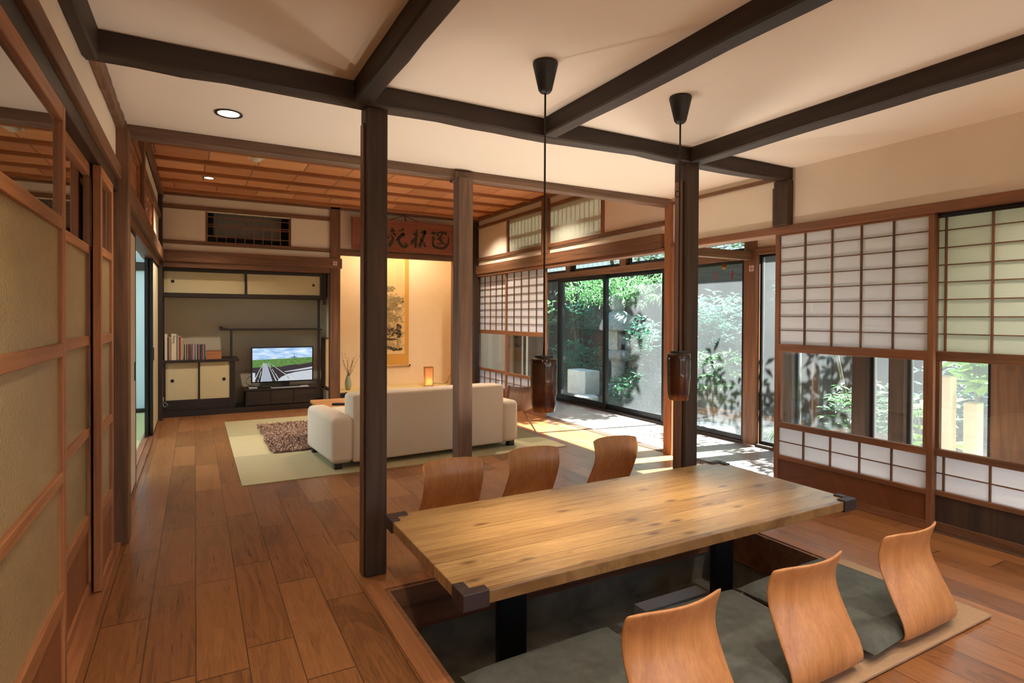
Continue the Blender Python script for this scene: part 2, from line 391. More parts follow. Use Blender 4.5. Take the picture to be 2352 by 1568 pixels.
# carved transom panels
def ranma(y0, y1, z0, z1, seed):
    rnd = random.Random(seed); NY, NZ = 64, 22
    from mathutils import noise as N
    m = MB(); dy = (y1-y0)/NY; dz = (z1-z0)/NZ
    def solid(i, k):
        u = (i+.5)/NY; w = (k+.5)/NZ
        if u < .05 or u > .95 or w < .1 or w > .9: return True
        p = Vector((i*.19+seed*7.1, k*.23, seed)); f = N.noise(p) + .5*N.noise(p*2.3)
        env = math.exp(-((u-.5)/.34)**2)
        return not (abs(f) < .17*env+.02 and w > .15) 
    idx = {}
    def vid(i, k):
        if (i, k) not in idx:
            p = Vector((i*.21, k*.25, seed)); idx[(i, k)] = len(m.v); m.v.append((XL-.02+.006*N.noise(p*1.7), y0+i*dy, z0+k*dz))
        return idx[(i, k)]
    for i in range(NY):
        for k in range(NZ):
            if solid(i, k): m.f.append((vid(i, k), vid(i+1, k), vid(i+1, k+1), vid(i, k+1))); m.mi.append(0)
    TR[0] += 1; m.open = True
    r = sroot('trim_%d' % TR[0], (XL-.02, (y0+y1)/2, z0))
    m.build('carved_panel', wood('orange', 'Y'), r, solid=.014)
    f = MB().box(XL-.05, XL+.005, y0-.02, y0+.02, z0, z1).box(XL-.05, XL+.005, y1-.02, y1+.02, z0, z1).box(XL-.05, XL+.005, y0+.02, y1-.02, z1-.03, z1).box(XL-.05, XL+.005, y0+.02, y1-.02, z0, z0+.03)
    f.build('frame', wood('orange', 'Y'), r, bevel=.002)
ranma(3.84, 5.02, 1.955, 2.31, 1); ranma(5.20, 6.68, 1.955, 2.31, 2)
# ---- hallway room behind the left opening (day-lit) and dim room behind glass doors
blue = plain('hall_plaster', C(190, 208, 214), .9)
m = MB().box(-2.9, -2.86, 3.4, 8.0, -.05, .5).box(-2.9, -2.86, 3.4, 8.0, 2.1, 2.6).box(-2.9, -2.86, 3.4, 4.0, .5, 2.1).box(-2.9, -2.86, 7.4, 8.0, .5, 2.1)
m.box(-2.9, -.44, 3.62, 3.66, 0, 2.6).box(-2.9, -.44, 8.5, 8.54, -.05, 2.6).box(-2.9, -2.86, 8.0, 8.54, -.05, 2.6)
S('wall_hall', m, blue)
sbox('ceiling.005', blue, -2.1, -.44, 3.6, 8.54, 2.5, 2.54)
sbox('floor.003', plain('hall_tatami', C(176, 178, 130), .8), -2.9, -.46, 3.6, 8.54, -.05, -.002)
trim(wood('dark', 'X'), -2.86, -.44, 8.44, 8.5, 1.76, 1.86); trim(wood('black', 'X'), -2.86, -.44, 8.47, 8.5, 0, .05)
m = MB().box(-1.6, -1.56, -1.7, 3.62, 0, 2.3).box(-1.6, -.42, -1.74, -1.7, 0, 2.3)
S('wall_left.003', m, plain('dim_room_wall', C(150, 128, 92), .9))
sbox('ceiling.006', wood('brown', 'Y'), -1.6, -.42, -1.7, 3.62, 2.26, 2.3); sbox('floor.004', floor_m, -1.6, -.46, -1.7, 3.62, -.04, -.001)
# ---- back wall of the living room
YB = 7.9
m = MB().box(XL, .11, YB, YB+.05, 1.97, 2.65).box(1.081, 1.57, YB, YB+.05, 1.97, 2.65).box(.11, 1.081, YB, YB+.05, 1.97, 2.10).box(.11, 1.081, YB, YB+.05, 2.455, 2.65)
m.box(1.70, 3.75, YB+.02, YB+.06, 2.10, 2.65).box(3.42, 3.75, YB+.02, YB+.06, 0, 2.10)
S('wall_back', m, plaster)
trim(wood('brown', 'X'), XL, 1.57, YB-.03, YB, 2.465, 2.512); trim(wood('brown', 'X'), XL, 1.57, YB-.03, YB, 2.05, 2.095)
trim(wood('brown', 'X'), XL, 1.72, YB-.05, YB, 1.84, 1.972); trim(wood('brown', 'X'), XL, 1.57, YB-.02, YB+.08, 1.775, 1.84)
trim(wood('brown', 'Z'), 1.57, 1.70, YB-.04, YB+.08, 0, 2.65); trim(wood('brown', 'X'), 1.70, 3.42, YB-.02, YB+.05, 2.02, 2.10)
trim(wood('brown', 'Z'), 3.33, 3.42, YB-.02, YB+.06, 0, 2.02); trim(wood('dark', 'Z'), 3.60, 3.68, YB-.2, YB, 0, 2.6)
trim(wood('brown', 'X'), 3.42, 3.62, YB-.02, YB+.02, 2.02, 2.1)
trim(wood('black', 'X'), XL, 1.57, 7.90, 7.93, 0, .062, bevel=.002)
# alcove for the television
m = MB().box(XL-.04, 1.61, 8.5, 8.54, 0, 1.9).box(XL-.04, XL, 7.95, 8.5, 0, 1.9).box(1.57, 1.60, 7.98, 8.5, .90, 1.9).box(1.57, 1.60, 7.98, 8.5, 0, .23).box(1.57, 1.60, 8.40, 8.5, .23, .90)
S('wall_alcove', m, plaster_grey)
sbox('floor.005', lacquer, XL, 1.57, 7.93, 8.5, 0, .045); sbox('ceiling.007', plaster_grey, XL, 1.6, 7.98, 8.54, 1.84, 1.88)
trim(wood('dark', 'Y'), 1.56, 1.61, 7.98, 8.40, .21, .235); trim(wood('brown', 'Y'), 1.56, 1.61, 7.98, 8.40, .895, .915); trim(wood('dark', 'Z'), 1.555, 1.612, 8.385, 8.41, .235, .895)
# lattice window above
r = sroot('window_1', (.6, YB, 2.1)); m = MB()
for i in range(10):
    x = .13+i*.1035; m.box(x-.005, x+.005, YB+.005, YB+.015, 2.10, 2.455)
for z in (2.17, 2.285, 2.31, 2.40): m.box(.13, 1.065, YB-.001, YB+.0045, z-.005, z+.005)
m.build('lattice', wood('cedar', 'X'), r)
m = MB().box(.11, .13, YB-.005, YB+.04, 2.095, 2.46).box(1.065, 1.085, YB-.005, YB+.04, 2.095, 2.46).build('frame', wood('brown', 'Z'), r)
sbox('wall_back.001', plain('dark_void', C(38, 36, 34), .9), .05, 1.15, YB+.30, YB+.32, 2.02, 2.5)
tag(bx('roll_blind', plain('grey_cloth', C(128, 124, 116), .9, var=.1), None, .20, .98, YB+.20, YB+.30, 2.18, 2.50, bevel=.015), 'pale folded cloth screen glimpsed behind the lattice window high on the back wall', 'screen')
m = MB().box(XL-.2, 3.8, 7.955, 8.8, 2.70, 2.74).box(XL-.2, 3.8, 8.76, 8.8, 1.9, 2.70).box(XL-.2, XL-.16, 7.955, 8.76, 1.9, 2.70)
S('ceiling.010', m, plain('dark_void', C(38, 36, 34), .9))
# tokonoma alcove
toko = plain('tokonoma_plaster', C(232, 208, 168), .9, var=.02)
m = MB().box(1.60, 3.72, 8.62, 8.66, .12, 2.4).box(3.62, 3.66, 7.96, 8.62, .12, 2.4).box(1.60, 1.64, 8.40, 8.62, .12, 2.4).box(1.601, 1.64, 7.98, 8.40, .90, 2.4).box(1.601, 1.64, 7.98, 8.40, .12, .23)
S('wall_tokonoma', m, toko); sbox('ceiling.008', toko, 1.6, 3.7, 7.96, 8.66, 2.4, 2.44)
sbox('floor.006', plain('tokonoma_tatami', C(196, 172, 118), .8, var=.04, vscale=30), 1.70, 3.62, 7.98, 8.62, .12, .17)
trim(lacquer, 1.70, 3.42, 7.90, 7.98, 0, .17, bevel=.005)
# ---- right wall of the living room
m = MB().box(XR, XR+.08, 3.85, 4.72, 2.04, 2.66).box(XR, XR+.08, 6.76, 7.95, 2.04, 2.66).box(XR, XR+.08, 4.72, 6.76, 2.51, 2.66).box(XR, XR+.08, 3.85, 7.95, 1.83, 2.07)
S('wall_right', m, plaster)
trim(wood('brown', 'Y'), 3.615, 3.75, 3.86, 7.72, 1.825, 1.95); trim(wood('cedar', 'Y'), 3.63, 3.76, 3.85, 7.8, 1.79, 1.825)
trim(wood('brown', 'Y'), 3.635, 3.67, 3.85, 7.7, 2.02, 2.065); trim(wood('brown', 'Y'), 3.635, 3.67, 3.85, 7.7, 2.49, 2.53)
trim(wood('brown', 'Z'), 3.61, 3.70, 5.75, 5.87, 1.95, 2.62)
reed = paper_mat('frosted_transom_glass', (.50, .52, .44, 1), .16)
reedn = reed.node_tree
for n, (a, b_) in enumerate(((4.76, 5.75), (5.87, 6.76))):
    r = sroot('window_%d' % (2+n), (3.66, (a+b_)/2, 2.07))
    MB().box(3.664, 3.669, a, b_, 2.065, 2.50).build('pane', reed, r)
    q = a-.04 if n == 0 else b_
    MB().box(3.64, 3.69, q, q+.04, 2.065, 2.49).build('frame', wood('cedar', 'Z'), r, bevel=.002)
    m = MB()
    k = a+.05
    while k < b_-.02: m.box(3.685, 3.70, k, k+.014, 2.065, 2.50); k += .085
    m.box(3.70, 3.72, a, b_, 2.27, 2.30)
    m.build('slats', wood('pale', 'Z'), r)
# ---- right wall of the dining room
sbox('wall_right.001', plaster, 3.66, 3.74, -1.6, 3.76, 1.85, 2.26)
trim(wood('cedar', 'Y'), 3.635, 3.79, -1.6, 3.76, 1.80, 1.856); trim(wood('brown', 'Y'), 3.64, 3.665, 2.74, 3.76, 2.185, 2.213)
trim(lacquer, 3.69, 3.696, -1.3, 1.71, 1.772, 1.80, bevel=0)  # black strip stands for the dark of the gap above the rear shoji
# ---- unseen wall behind the camera, wide opening added for sky light
m = MB().box(XL-.1, .3, -1.7, -1.6, 0, 2.3).box(3.3, 4.8, -1.7, -1.6, 0, 2.3).box(.3, 3.3, -1.7, -1.6, 1.9, 2.3).box(.3, 3.3, -1.7, -1.6, 0, .35)
S('wall_near', m, plaster)
sbox('wall_right.002', plaster, 3.66, 4.8, 8.2, 8.3, 0, 2.3)

# ================================================================== sliding doors
DN = [0]
def dname(): DN[0] += 1; return 'door_%d' % DN[0]
def shoji(x, y0, y1, cols, rows, mat=None, tone='cedar', lower=True, stile=.036, bars=None):
    """a snow-viewing shoji: lattice above, glass in the middle, small lattice, wooden board below"""
    r = sroot(dname(), (x, (y0+y1)/2, 0)); W = wood(tone, 'Z'); H = wood(tone, 'Y'); t = .014
    Z = dict(b=.05, w=.20, l0=.228, l1=.425, g0=.465, g1=.965, u0=1.02, top=1.80)
    f = MB().box(x-t, x+t, y0, y0+stile, 0, Z['top']).box(x-t, x+t, y1-stile, y1, 0, Z['top'])
    f.build('stiles', W, r, bevel=.002)
    ya, yb = y0+stile, y1-stile
    g = MB().box(x-t, x+t, ya, yb, 0, Z['b']).box(x-t, x+t, ya, yb, Z['w'], Z['l0']).box(x-t-.004, x+t, ya, yb, Z['l1'], Z['g0']).box(x-t-.002, x+t, ya, yb, Z['g1'], Z['u0']).box(x-t, x+t, ya, yb, Z['top']-.012, Z['top'])
    g.build('rails', H, r, bevel=.002)
    MB().box(x-.006, x+.006, ya, yb, Z['b'], Z['w']).build('lower_board', wall_ply if tone == 'cedar' else wood('post', 'Z'), r)
    bs = bars or [ya+(yb-ya)*i/cols for i in range(1, cols)]
    k = MB()
    for y in bs: k.box(x-.009, x+.004, y-.0045, y+.0045, Z['u0'], Z['top']-.012).box(x-.009, x+.004, y-.0045, y+.0045, Z['l0'], Z['l1'])
    for i in range(1, rows):
        z = Z['u0']+(Z['top']-Z['u0'])*i/rows; k.box(x-.007, x+.003, ya, yb, z-.003, z+.003)
    z = (Z['l0']+Z['l1'])/2; k.box(x-.007, x+.003, ya, yb, z-.003, z+.003)
    k.build('lattice', wood('brown', 'Z'), r)
    MB().box(x+.004, x+.0055, ya, yb, Z['u0'], Z['top']-.012).build('upper_paper', mat or shoji_paper, r)
    MB().box(x+.004, x+.0055, ya, yb, Z['l0'], Z['l1']).build('lower_paper', shoji_paper, r)
    MB().box(x-.001, x+.001, ya, yb, Z['g0'], Z['g1']).build('glass', clear_glass, r)
    e = MB().box(x-t, x+t, ya, ya+.018, Z['g0'], Z['g1']).box(x-t, x+t, yb-.018, yb, Z['g0'], Z['g1']); e.build('glass_frame', W, r)
    return r
shoji(3.672, 1.715, 2.735, 5, 8, stile=.032)
shoji(3.712, .735, 1.755, 4, 8, shoji_paper_g, 'brown', bars=[1.68, 1.462, 1.245, 1.03, .82])
shoji(3.672, -.25, .77, 5, 8); shoji(3.712, -1.25, -.23, 5, 8)
shoji(3.672, 5.84, 6.86, 5, 8); shoji(3.712, 6.83, 7.80, 5, 8)
# glass sliding doors on the left
def frost(name, c):
    b = NB(name); v = b.coord(); p = b.p
    n = b.noise(b.coord((1, 2, 3)), 1.6, 3); b.link(b.ramp(n, [(.3, tuple(x*.86 for x in c[:3])+(1,)), (.7, c)]), p.inputs['Base Color'])
    p.inputs['Roughness'].default_value = .22; p.inputs['Specular IOR Level'].default_value = .8
    nn = b.noise(v, 140, 3); b.bump(nn, .55, .006); return b.m
frosted = frost('frosted_glass', C(162, 142, 102))
def glass_door(x, y0, y1, tone='orange', st=.04):
    r = sroot(dname(), (x, (y0+y1)/2, 0)); t = .015; W = wood(tone, 'Z'); H = wood(tone, 'Y')
    MB().box(x-t, x+t, y0, y0+st, .02, 1.84).box(x-t, x+t, y1-st, y1, .02, 1.84).build('stiles', W, r, bevel=.003)
    g = MB(); ya, yb = y0+st, y1-st
    for a, b_ in ((1.79, 1.84), (1.46, 1.497), (1.075, 1.115), (.69, .725), (.30, .36), (.02, .065)): g.box(x-t, x+t, ya, yb, a, b_)
    g.build('rails', H, r, bevel=.003)
    MB().box(x-.006, x+.006, ya, yb, .065, .30).build('lower_board', wall_ply, r)
    MB().box(x-.002, x+.002, ya, yb, 1.497, 1.79).build('clear_pane', dark_glass, r)
    for a, b_ in ((1.115, 1.46), (.725, 1.075), (.36, .69)): MB().box(x-.002, x+.002, ya, yb, a, b_).build('frosted_pane', frosted, r)
glass_door(XL-.005, 1.28, 2.235); glass_door(XL-.045, 2.215, 3.055); glass_door(XL-.005, 3.035, 3.43) if False else None
glass_door(XL-.005, 3.0, 3.42)
glass_door(XL-.045, .33, 1.30); glass_door(XL-.005, -.62, .35); glass_door(XL-.045, -1.58, -.6)
def fusuma(x, y0, y1, mat, pulls=(), z1=1.765, st=.018):
    r = sroot(dname(), (x, (y0+y1)/2, 0)); t = .011
    MB().box(x-t, x+t, y0+st, y1-.018, .03, z1-.02).build('paper_panel', mat, r)
    MB().box(x-t-.003, x+t+.003, y0, y0+st, .012, z1).box(x-t-.003, x+t+.003, y1-.018, y1, .012, z1).box(x-t-.003, x+t+.003, y0+st, y1-.018, .012, .03).box(x-t-.003, x+t+.003, y0+st, y1-.018, z1-.02, z1).build('lacquer_frame', lacquer, r)
    for y in pulls: MB().box(x+t, x+t+.006, y-.02, y+.02, .75, .88).build('door_pull', black_metal, r, bevel=.003)
fusuma(XL-.02, 3.83, 4.86, fusuma_w, (4.78,)); fusuma(XL-.056, 6.62, 7.55, fusuma_m, st=.06); fusuma(XL-.02, 6.72, 7.68, fusuma_m, (6.85,), st=.05)
# ---- garden side: dark framed sliding glass doors, transoms, header
XG = 4.68
trim(wood('cedar', 'Y'), 4.62, 4.76, 3.80, 8.2, 1.765, 1.845); trim(wood('dark', 'Y'), 4.62, 4.76, 3.80, 8.2, -.04, .022)
trim(wood('brown', 'Y'), 4.62, 4.76, -1.6, 3.66, 1.80, 1.86); trim(wood('dark', 'Y'), 4.62, 4.76, -1.6, 3.66, -.04, .022)
trim(wood('cedar', 'Z'), 4.625, 4.745, 3.66, 3.80, 0, 2.2); trim(wood('brown', 'Y'), 4.62, 4.76, -1.6, 8.2, 2.10, 2.17)
trim(wood('brown', 'X'), 3.75, 4.625, 3.71, 3.78, 1.755, 1.835)
trim(wood('cedar', 'Z'), 4.63, 4.74, 5.55, 5.67, 1.845, 2.1); trim(wood('cedar', 'Z'), 4.63, 4.74, 6.75, 6.85, 1.845, 2.1); trim(wood('cedar', 'Z'), 4.63, 4.74, 4.42, 4.52, 1.845, 2.1)
def sash(x, y0, y1, z0=.022, z1=1.765, fr=.035, g=win_glass, dn=None):
    r = sroot(dn or dname(), (x, (y0+y1)/2, z0)); t = .018
    MB().box(x-t, x+t, y0, y0+fr, z0, z1).box(x-t, x+t, y1-fr, y1, z0, z1).box(x-t, x+t, y0+fr, y1-fr, z0, z0+fr*1.3).box(x-t, x+t, y0+fr, y1-fr, z1-fr, z1).build('frame', frame_alu, r, bevel=.003)
    MB().box(x-.002, x+.002, y0+fr, y1-fr, z0+fr*1.3, z1-fr).build('glass', g, r)
    return r
sash(4.70, 7.0, 8.15); sash(4.66, 5.95, 7.08, fr=.06); sash(4.70, 4.885, 6.03, fr=.05); sash(4.66, 3.80, 4.93)
for i, (a, b_) in enumerate(((3.8, 4.42), (4.52, 5.55), (5.67, 6.75), (6.85, 8.15))): sash(4.69, a, b_, 1.845, 2.10, .03, dn='window_%d' % (5+i))
# southern part of the corridor: wooden posts and framed glass
for a, b_ in ((3.28, 3.44), (2.63, 2.75), (2.36, 2.47), (.9, 1.0), (-.4, -.3)): trim(wood('grey' if a > 3 else 'post', 'Z'), 4.62, 4.76, a, b_, 0, 1.8)
sbox('wall_right.003', wood('brown', 'Z'), 4.66, 4.70, 1.45, 1.84, 0, 1.8); sbox('wall_right.004', plaster, 4.64, 4.72, -1.6, 3.66, 1.86, 2.1)
for a, b_ in ((3.44, 3.655), (2.75, 3.28), (2.47, 2.63), (1.84, 2.36), (1.0, 1.45), (-.3, .9), (-1.6, -.4)): sash(4.69, a, b_, .022, 1.80, .022)
# bamboo blinds hanging outside the transoms
def blind(y0, y1, z0, z1, x, label):
    r = thing('bamboo_blind', (x, (y0+y1)/2, z1), label, 'blind', None); m = MB(); z = z0; rnd = random.Random(3)
    while z < z1: m.box(x-.002, x+.002, y0, y1, z, z+.0042); z += .0068+rnd.uniform(0, .0012)
    m.build('slats', wood('pale', 'Y'), r); k = MB(); y = y0+.05
    while y < y1: k.box(x-.004, x-.002, y, y+.002, z0, z1); y += .11
    k.build('cords', black_metal, r)
blind(3.7, 5.6, 1.84, 2.22, 4.80, 'bamboo slat blind outside the transom panes nearest the corner post')
blind(5.62, 8.2, 1.84, 2.22, 4.80, 'bamboo slat blind outside the transom panes over the far glass doors')
blind(1.2, 3.6, 1.84, 2.22, 4.80, 'bamboo slat blind right of the corner post above the shoji opening')
# ================================================================== DINING AREA
# low table over the pit
t = thing('dining_table', (1.735, 2.04, .345), 'long low wooden dining table with dark metal corners over the sunken pit', 'table')
bx('tabletop', table_m, t, .722, 2.742, 1.612, 2.428, .303, .345, bevel=.003)
for sx, x in ((1, .722), (-1, 2.742)):
    for sy, y in ((1, 1.612), (-1, 2.428)):
        L, w, e = .085, .034, .007
        m = MB()
        def bb(xa, xb, ya, yb, za, zb):
            m.box(min(xa, xb), max(xa, xb), min(ya, yb), max(ya, yb), za, zb)
        bb(x-sx*e, x+sx*L, y-sy*e, y+sy*w, .296, .352); bb(x-sx*e, x+sx*w, y+sy*w, y+sy*L, .296, .352)
        m.build('corner_bracket', plain('bracket_metal', C(58, 46, 44), .5, .4), t, bevel=.004)
for x in (1.04, 2.23):
    bx('leg', black_metal, t, x, x+.12, 1.98, 2.02, zb+.012, .303, bevel=.002)
    bx('leg_foot', black_metal, t, x-.05, x+.17, 1.86, 2.16, zb, zb+.012, bevel=.002)
tag(bx('floor_box', plain('grey_sheet', C(150, 154, 162), .5), None, 1.98, 2.42, 2.2, 2.29, zb, zb+.09, bevel=.004), 'pale grey flat box lying on the bottom of the sunken pit', 'box')
# seat mat
tag(bx('seat_mat', plain('tan_mat', C(158, 128, 98), .95, var=.08, vscale=60, bump=.3), None, .80, 2.81, 1.095, 1.70, .0045, .016, bevel=.003), 'tan felt mat along the near edge of the sunken pit', 'mat')
# floor cushions
cush_m = plain('charcoal_felt', C(76, 79, 74), .95, var=.2, vscale=24, bump=.5, bscale=260)
def cushion_mesh(w, d, h, N=24):
    m = MB(); top = {}
    for s in (1, -1):
        for i in range(N+1):
            for j in range(N+1):
                u = 2*i/N-1; v = 2*j/N-1
                k = (1-abs(u)**3.2)*(1-abs(v)**3.2); e = 1-.045*(1-abs(v))*abs(u)**6 ; e2 = 1-.045*(1-abs(u))*abs(v)**6
                z = h*.42 + s*h*.5*max(0, k)**.24 + (.004*math.sin(3*u+2*v) if s > 0 else 0)*k
                top[(s, i, j)] = len(m.v); m.v.append((u*w/2*e, v*d/2*e2, max(z, .001) if s < 0 else z))
        for i in range(N):
            for j in range(N):
                q = [top[(s, i, j)], top[(s, i+1, j)], top[(s, i+1, j+1)], top[(s, i, j+1)]]
                m.f.append(tuple(q if s > 0 else q[::-1])); m.mi.append(0)
    return m
cpos = [(1.045, 'left end of the near mat'), (1.675, 'middle of the near mat'), (2.32, 'right end of the near mat')]
c0 = None
for k, (x, w) in enumerate(cpos):
    if c0 is None: o = c0 = cushion_mesh(.60, .56, .072).build('floor_cushion', cush_m, None, smooth=True)
    else: o = c0.copy(); col.objects.link(o)
    o.location = (x, 1.405, .026); o.rotation_euler = (0, 0, (.02, -.03, .03)[k])
    tag(o, 'charcoal square floor cushion at the ' + w, 'cushion', 'floor cushions along the pit')
# legless bentwood chairs
def zaisu_shell(parent, seat=True):
    P_ = [(.345, .012), (.27, .006), (.18, .004), (.09, .005), (.035, .014), (.008, .036), (-.003, .07), (-.001, .11), (.014, .155), (.036, .20), (.058, .243), (.070, .285), (.066, .33), (.053, .365), (.045, .386), (.041, .395)]
    HW = [.165, .18, .185, .186, .186, .185, .183, .181, .179, .177, .176, .177, .180, .182, .180, .170]
    NU = 16; m = MB()
    for k, ((y, z), hw) in enumerate(zip(P_, HW)):
        cur = min(1, max(0, (z-.03)/.12))*.042
        for i in range(NU+1):
            u = 2*i/NU-1
            dz = -.012*abs(u)**6 if k == len(P_)-1 else 0
            m.v.append((u*hw, y+cur*u*u, z+dz + (.0 if z > .03 else .01*u*u)))
    for k in range(len(P_)-1):
        for i in range(NU): a = k*(NU+1)+i; m.f.append((a, a+1, a+NU+2, a+NU+1)); m.mi.append(0)
    m.v = [(p[0]+parent.location.x, p[1]+parent.location.y, p[2]+parent.location.z) for p in m.v]; m.open = True
    o = m.build('bentwood_shell', wood('zaisu', 'Z'), parent, smooth=True, solid=.009, subsurf=1); return o
zc = [((2.40, 1.108, .07), .0, 'legless bentwood chair at the right end of the near side of the table'),
      ((1.785, 1.112, .07), -.01, 'legless bentwood chair in the middle of the near side of the table'),
      ((1.19, 1.112, .07), -.01, 'legless bentwood chair nearest the photo bottom, left of the near side'),
      ((1.285, 3.105, .0), math.pi-.06, 'legless bentwood chair at the left of the far side, nearest the dark post'),
      ((1.835, 3.145, .0), math.pi-.03, 'legless bentwood chair in the middle of the far side of the table'),
      ((2.49, 3.165, .0), math.pi-.03, 'legless bentwood chair at the right of the far side, near the sunlit floor')]
z0 = None
for loc, rz, lab in zc:
    loc = (loc[0], loc[1], .0 if loc[2] == 0 else .016)
    if z0 is None:
        z0 = thing('legless_chair', loc, lab, 'chair', 'legless chairs around the low table'); zaisu_shell(z0); o = z0
    else: o = copy_tree(z0); o.location = loc; tag(o, lab)
    o.rotation_euler = (0, 0, rz)
# pendant lamps
def shade_material():
    b = NB('brown_glazed_shade'); p = b.p
    n = b.noise(b.coord((6, 6, 40)), 2, 4); b.link(b.ramp(n, [(.3, C(32, 14, 10)), (.75, C(72, 34, 22))]), p.inputs['Base Color'])
    p.inputs['Roughness'].default_value = .16; p.inputs['Coat Weight'].default_value = .6; p.inputs['Coat Roughness'].default_value = .05
    tl = b.new('ShaderNodeBsdfTranslucent'); tl.inputs[0].default_value = (.26, .14, .07, 1)
    mx = b.new('ShaderNodeMixShader'); mx.inputs[0].default_value = .2
    b.link(p.outputs[0], mx.inputs[1]); b.link(tl.outputs[0], mx.inputs[2]); b.link(mx.outputs[0], b.out.inputs[0]); return b.m
shade_m = shade_material()
bulb_m = plain('warm_bulb', (1, .8, .5, 1), .5, emit=(1, .68, .36, 1), es=12)
canopy_m = plain('black_canopy', C(22, 22, 21), .5)
for x, lab in ((1.265, 'left pendant lamp, brown glazed cylinder hung lower in front of the glass doors'), (2.020, 'right pendant lamp, brown glazed cylinder hanging before the right dark post')):
    y = 2.03
    t = thing('pendant_lamp', (x, y, 2.25), lab, 'lamp', 'pendant lamps over the dining table')
    MB().lathe([(.0001, 2.25), (.044, 2.25), (.052, 2.246), (.052, 2.238), (.028, 2.135), (.020, 2.125), (.006, 2.121), (.0001, 2.121)], x, y).build('ceiling_canopy', canopy_m, t, smooth=True)
    MB().tube([(x, y, 2.125), (x, y, 1.04)], .0042, 8).build('cord', canopy_m, t, smooth=True)
    MB().lathe([(.0001, 1.043), (.038, 1.043), (.038, 1.034), (.0001, 1.034)], x, y).build('top_cap', canopy_m, t)
    MB().lathe([(.030, 1.030), (.050, 1.032), (.0555, 1.026), (.0565, 1.0), (.0555, .92), (.050, .84), (.0455, .815), (.0445, .812), (.042, .815), (.047, .85), (.052, .93), (.053, 1.0), (.048, 1.022), (.030, 1.024)], x, y, 40).build('shade', shade_m, t, smooth=True)
    MB().lathe([(.0001, .868), (.014, .872), (.021, .885), (.022, .90), (.014, .93), (.010, .96), (.0001, .965)], x, y, 20).build('bulb', bulb_m, t, smooth=True)
    lamp('pendant_light', 'SPOT', (x, y, .86), 12, (1, .80, .56), .02, spot=125, blend=.7)
    lamp('pendant_glow', 'POINT', (x, y, .895), 1.8, (1, .75, .42), .012)

# ================================================================== LIVING ROOM
tat = plain('tatami_weave_a', C(168, 157, 118), .7, var=.05, vscale=90, bump=.3, bscale=300)
tat2 = plain('tatami_weave_b', C(192, 178, 134), .7, var=.05, vscale=90, bump=.3, bscale=300)
names = [['front left corner by the sofa arm', 'front row, hidden mostly under the sofa', 'front right, in front of the sunlit track'],
         ['left column, beside the shaggy rug', 'centre, under the shaggy rug', 'right column, beside the lounge chair'],
         ['far left, nearest the television alcove', 'far row centre, before the coffee table', 'far right corner near the alcove with the scroll']]
tm = None
for j in range(3):
    for i in range(3):
        x0 = .29+i*.92; y0 = 4.47+j*.934
        o = MB().box(x0, x0+.918, y0, y0+.932, .0, .006).build('tatami_mat', tat if (i+j) % 2 == 0 else tat2)
        tag(o, 'square green tatami mat, ' + names[j][i], 'tatami mat', 'square tatami mats of the living room')
# shaggy rug
rnd = random.Random(11); m = MB(); m.box(.60, 2.35, 5.40, 6.86, .006, .016)
for k in range(15000):
    x = rnd.uniform(.585, 2.36); y = rnd.uniform(5.385, 6.87) if rnd.random() < .55 else rnd.uniform(5.385, 6.0)
    if x > 1.45 and rnd.random() < .75: x = rnd.uniform(.585, 1.45)
    a = rnd.uniform(0, 6.28); l = rnd.uniform(.012, .03); w = .0045; h = rnd.uniform(.018, .032)
    dx, dy = math.cos(a)*l, math.sin(a)*l; px, py = -math.sin(a)*w, math.cos(a)*w; m.cur = k % 3
    m.poly([(x-px, y-py, .012), (x+px, y+py, .012), (x+dx+px*.6, y+dy+py*.6, h), (x+dx-px*.6, y+dy-py*.6, h)])
m.open = True
tag(m.build('rug', [plain('rug_a', C(150, 118, 98), .9), plain('rug_b', C(188, 162, 142), .9), plain('rug_c', C(112, 84, 70), .9)]), 'shaggy brown and beige rug on the tatami beyond the sofa', 'rug')
# sofa (built from its rear left corner)
sofa_m = plain('cream_linen', C(206, 190, 166), .92, var=.02, vscale=20, bump=.25, bscale=420)
sx, sy = .925, 4.56
t = thing('sofa', (sx, sy, .006), 'cream linen sofa seen from behind, on the tatami beyond the posts', 'sofa')
def sb(name, *a, bevel=.03, seg=4, mat=None): return MB().box(sx+a[0], sx+a[1], sy+a[2], sy+a[3], a[4], a[5]).build(name, mat or sofa_m, t, bevel=bevel, smooth=True, seg=seg)
sb('armrest', 0, .175, 0, .80, .05, .415, bevel=.045, seg=5); sb('armrest', 1.555, 1.73, 0, .80, .05, .43, bevel=.045, seg=5)
sb('backrest', .165, 1.565, .0, .20, .05, .585, bevel=.022); sb('base', .16, 1.57, .19, .77, .05, .24, bevel=.02)
for i in range(2): sb('seat_cushion', .178+i*.688, .178+(i+1)*.688-.006, .19, .80, .245, .385, bevel=.04)
for i in range(2): sb('back_cushion', .185+i*.682, .185+(i+1)*.682-.01, .18, .33, .37, .575, bevel=.045)
for x in (.03, 1.64):
    for y in (.03, .70): sb('leg', x, x+.06, y, y+.06, .006, .055, bevel=.004, mat=wood('black', 'Z'))
for x, zt in ((.172, .41), (1.558, .42)): MB().tube([(sx+x, sy-.001, .09), (sx+x, sy-.001, zt)], .0035, 6).build('piping', sofa_m, t)
t.rotation_euler = (0, 0, math.radians(4.2))
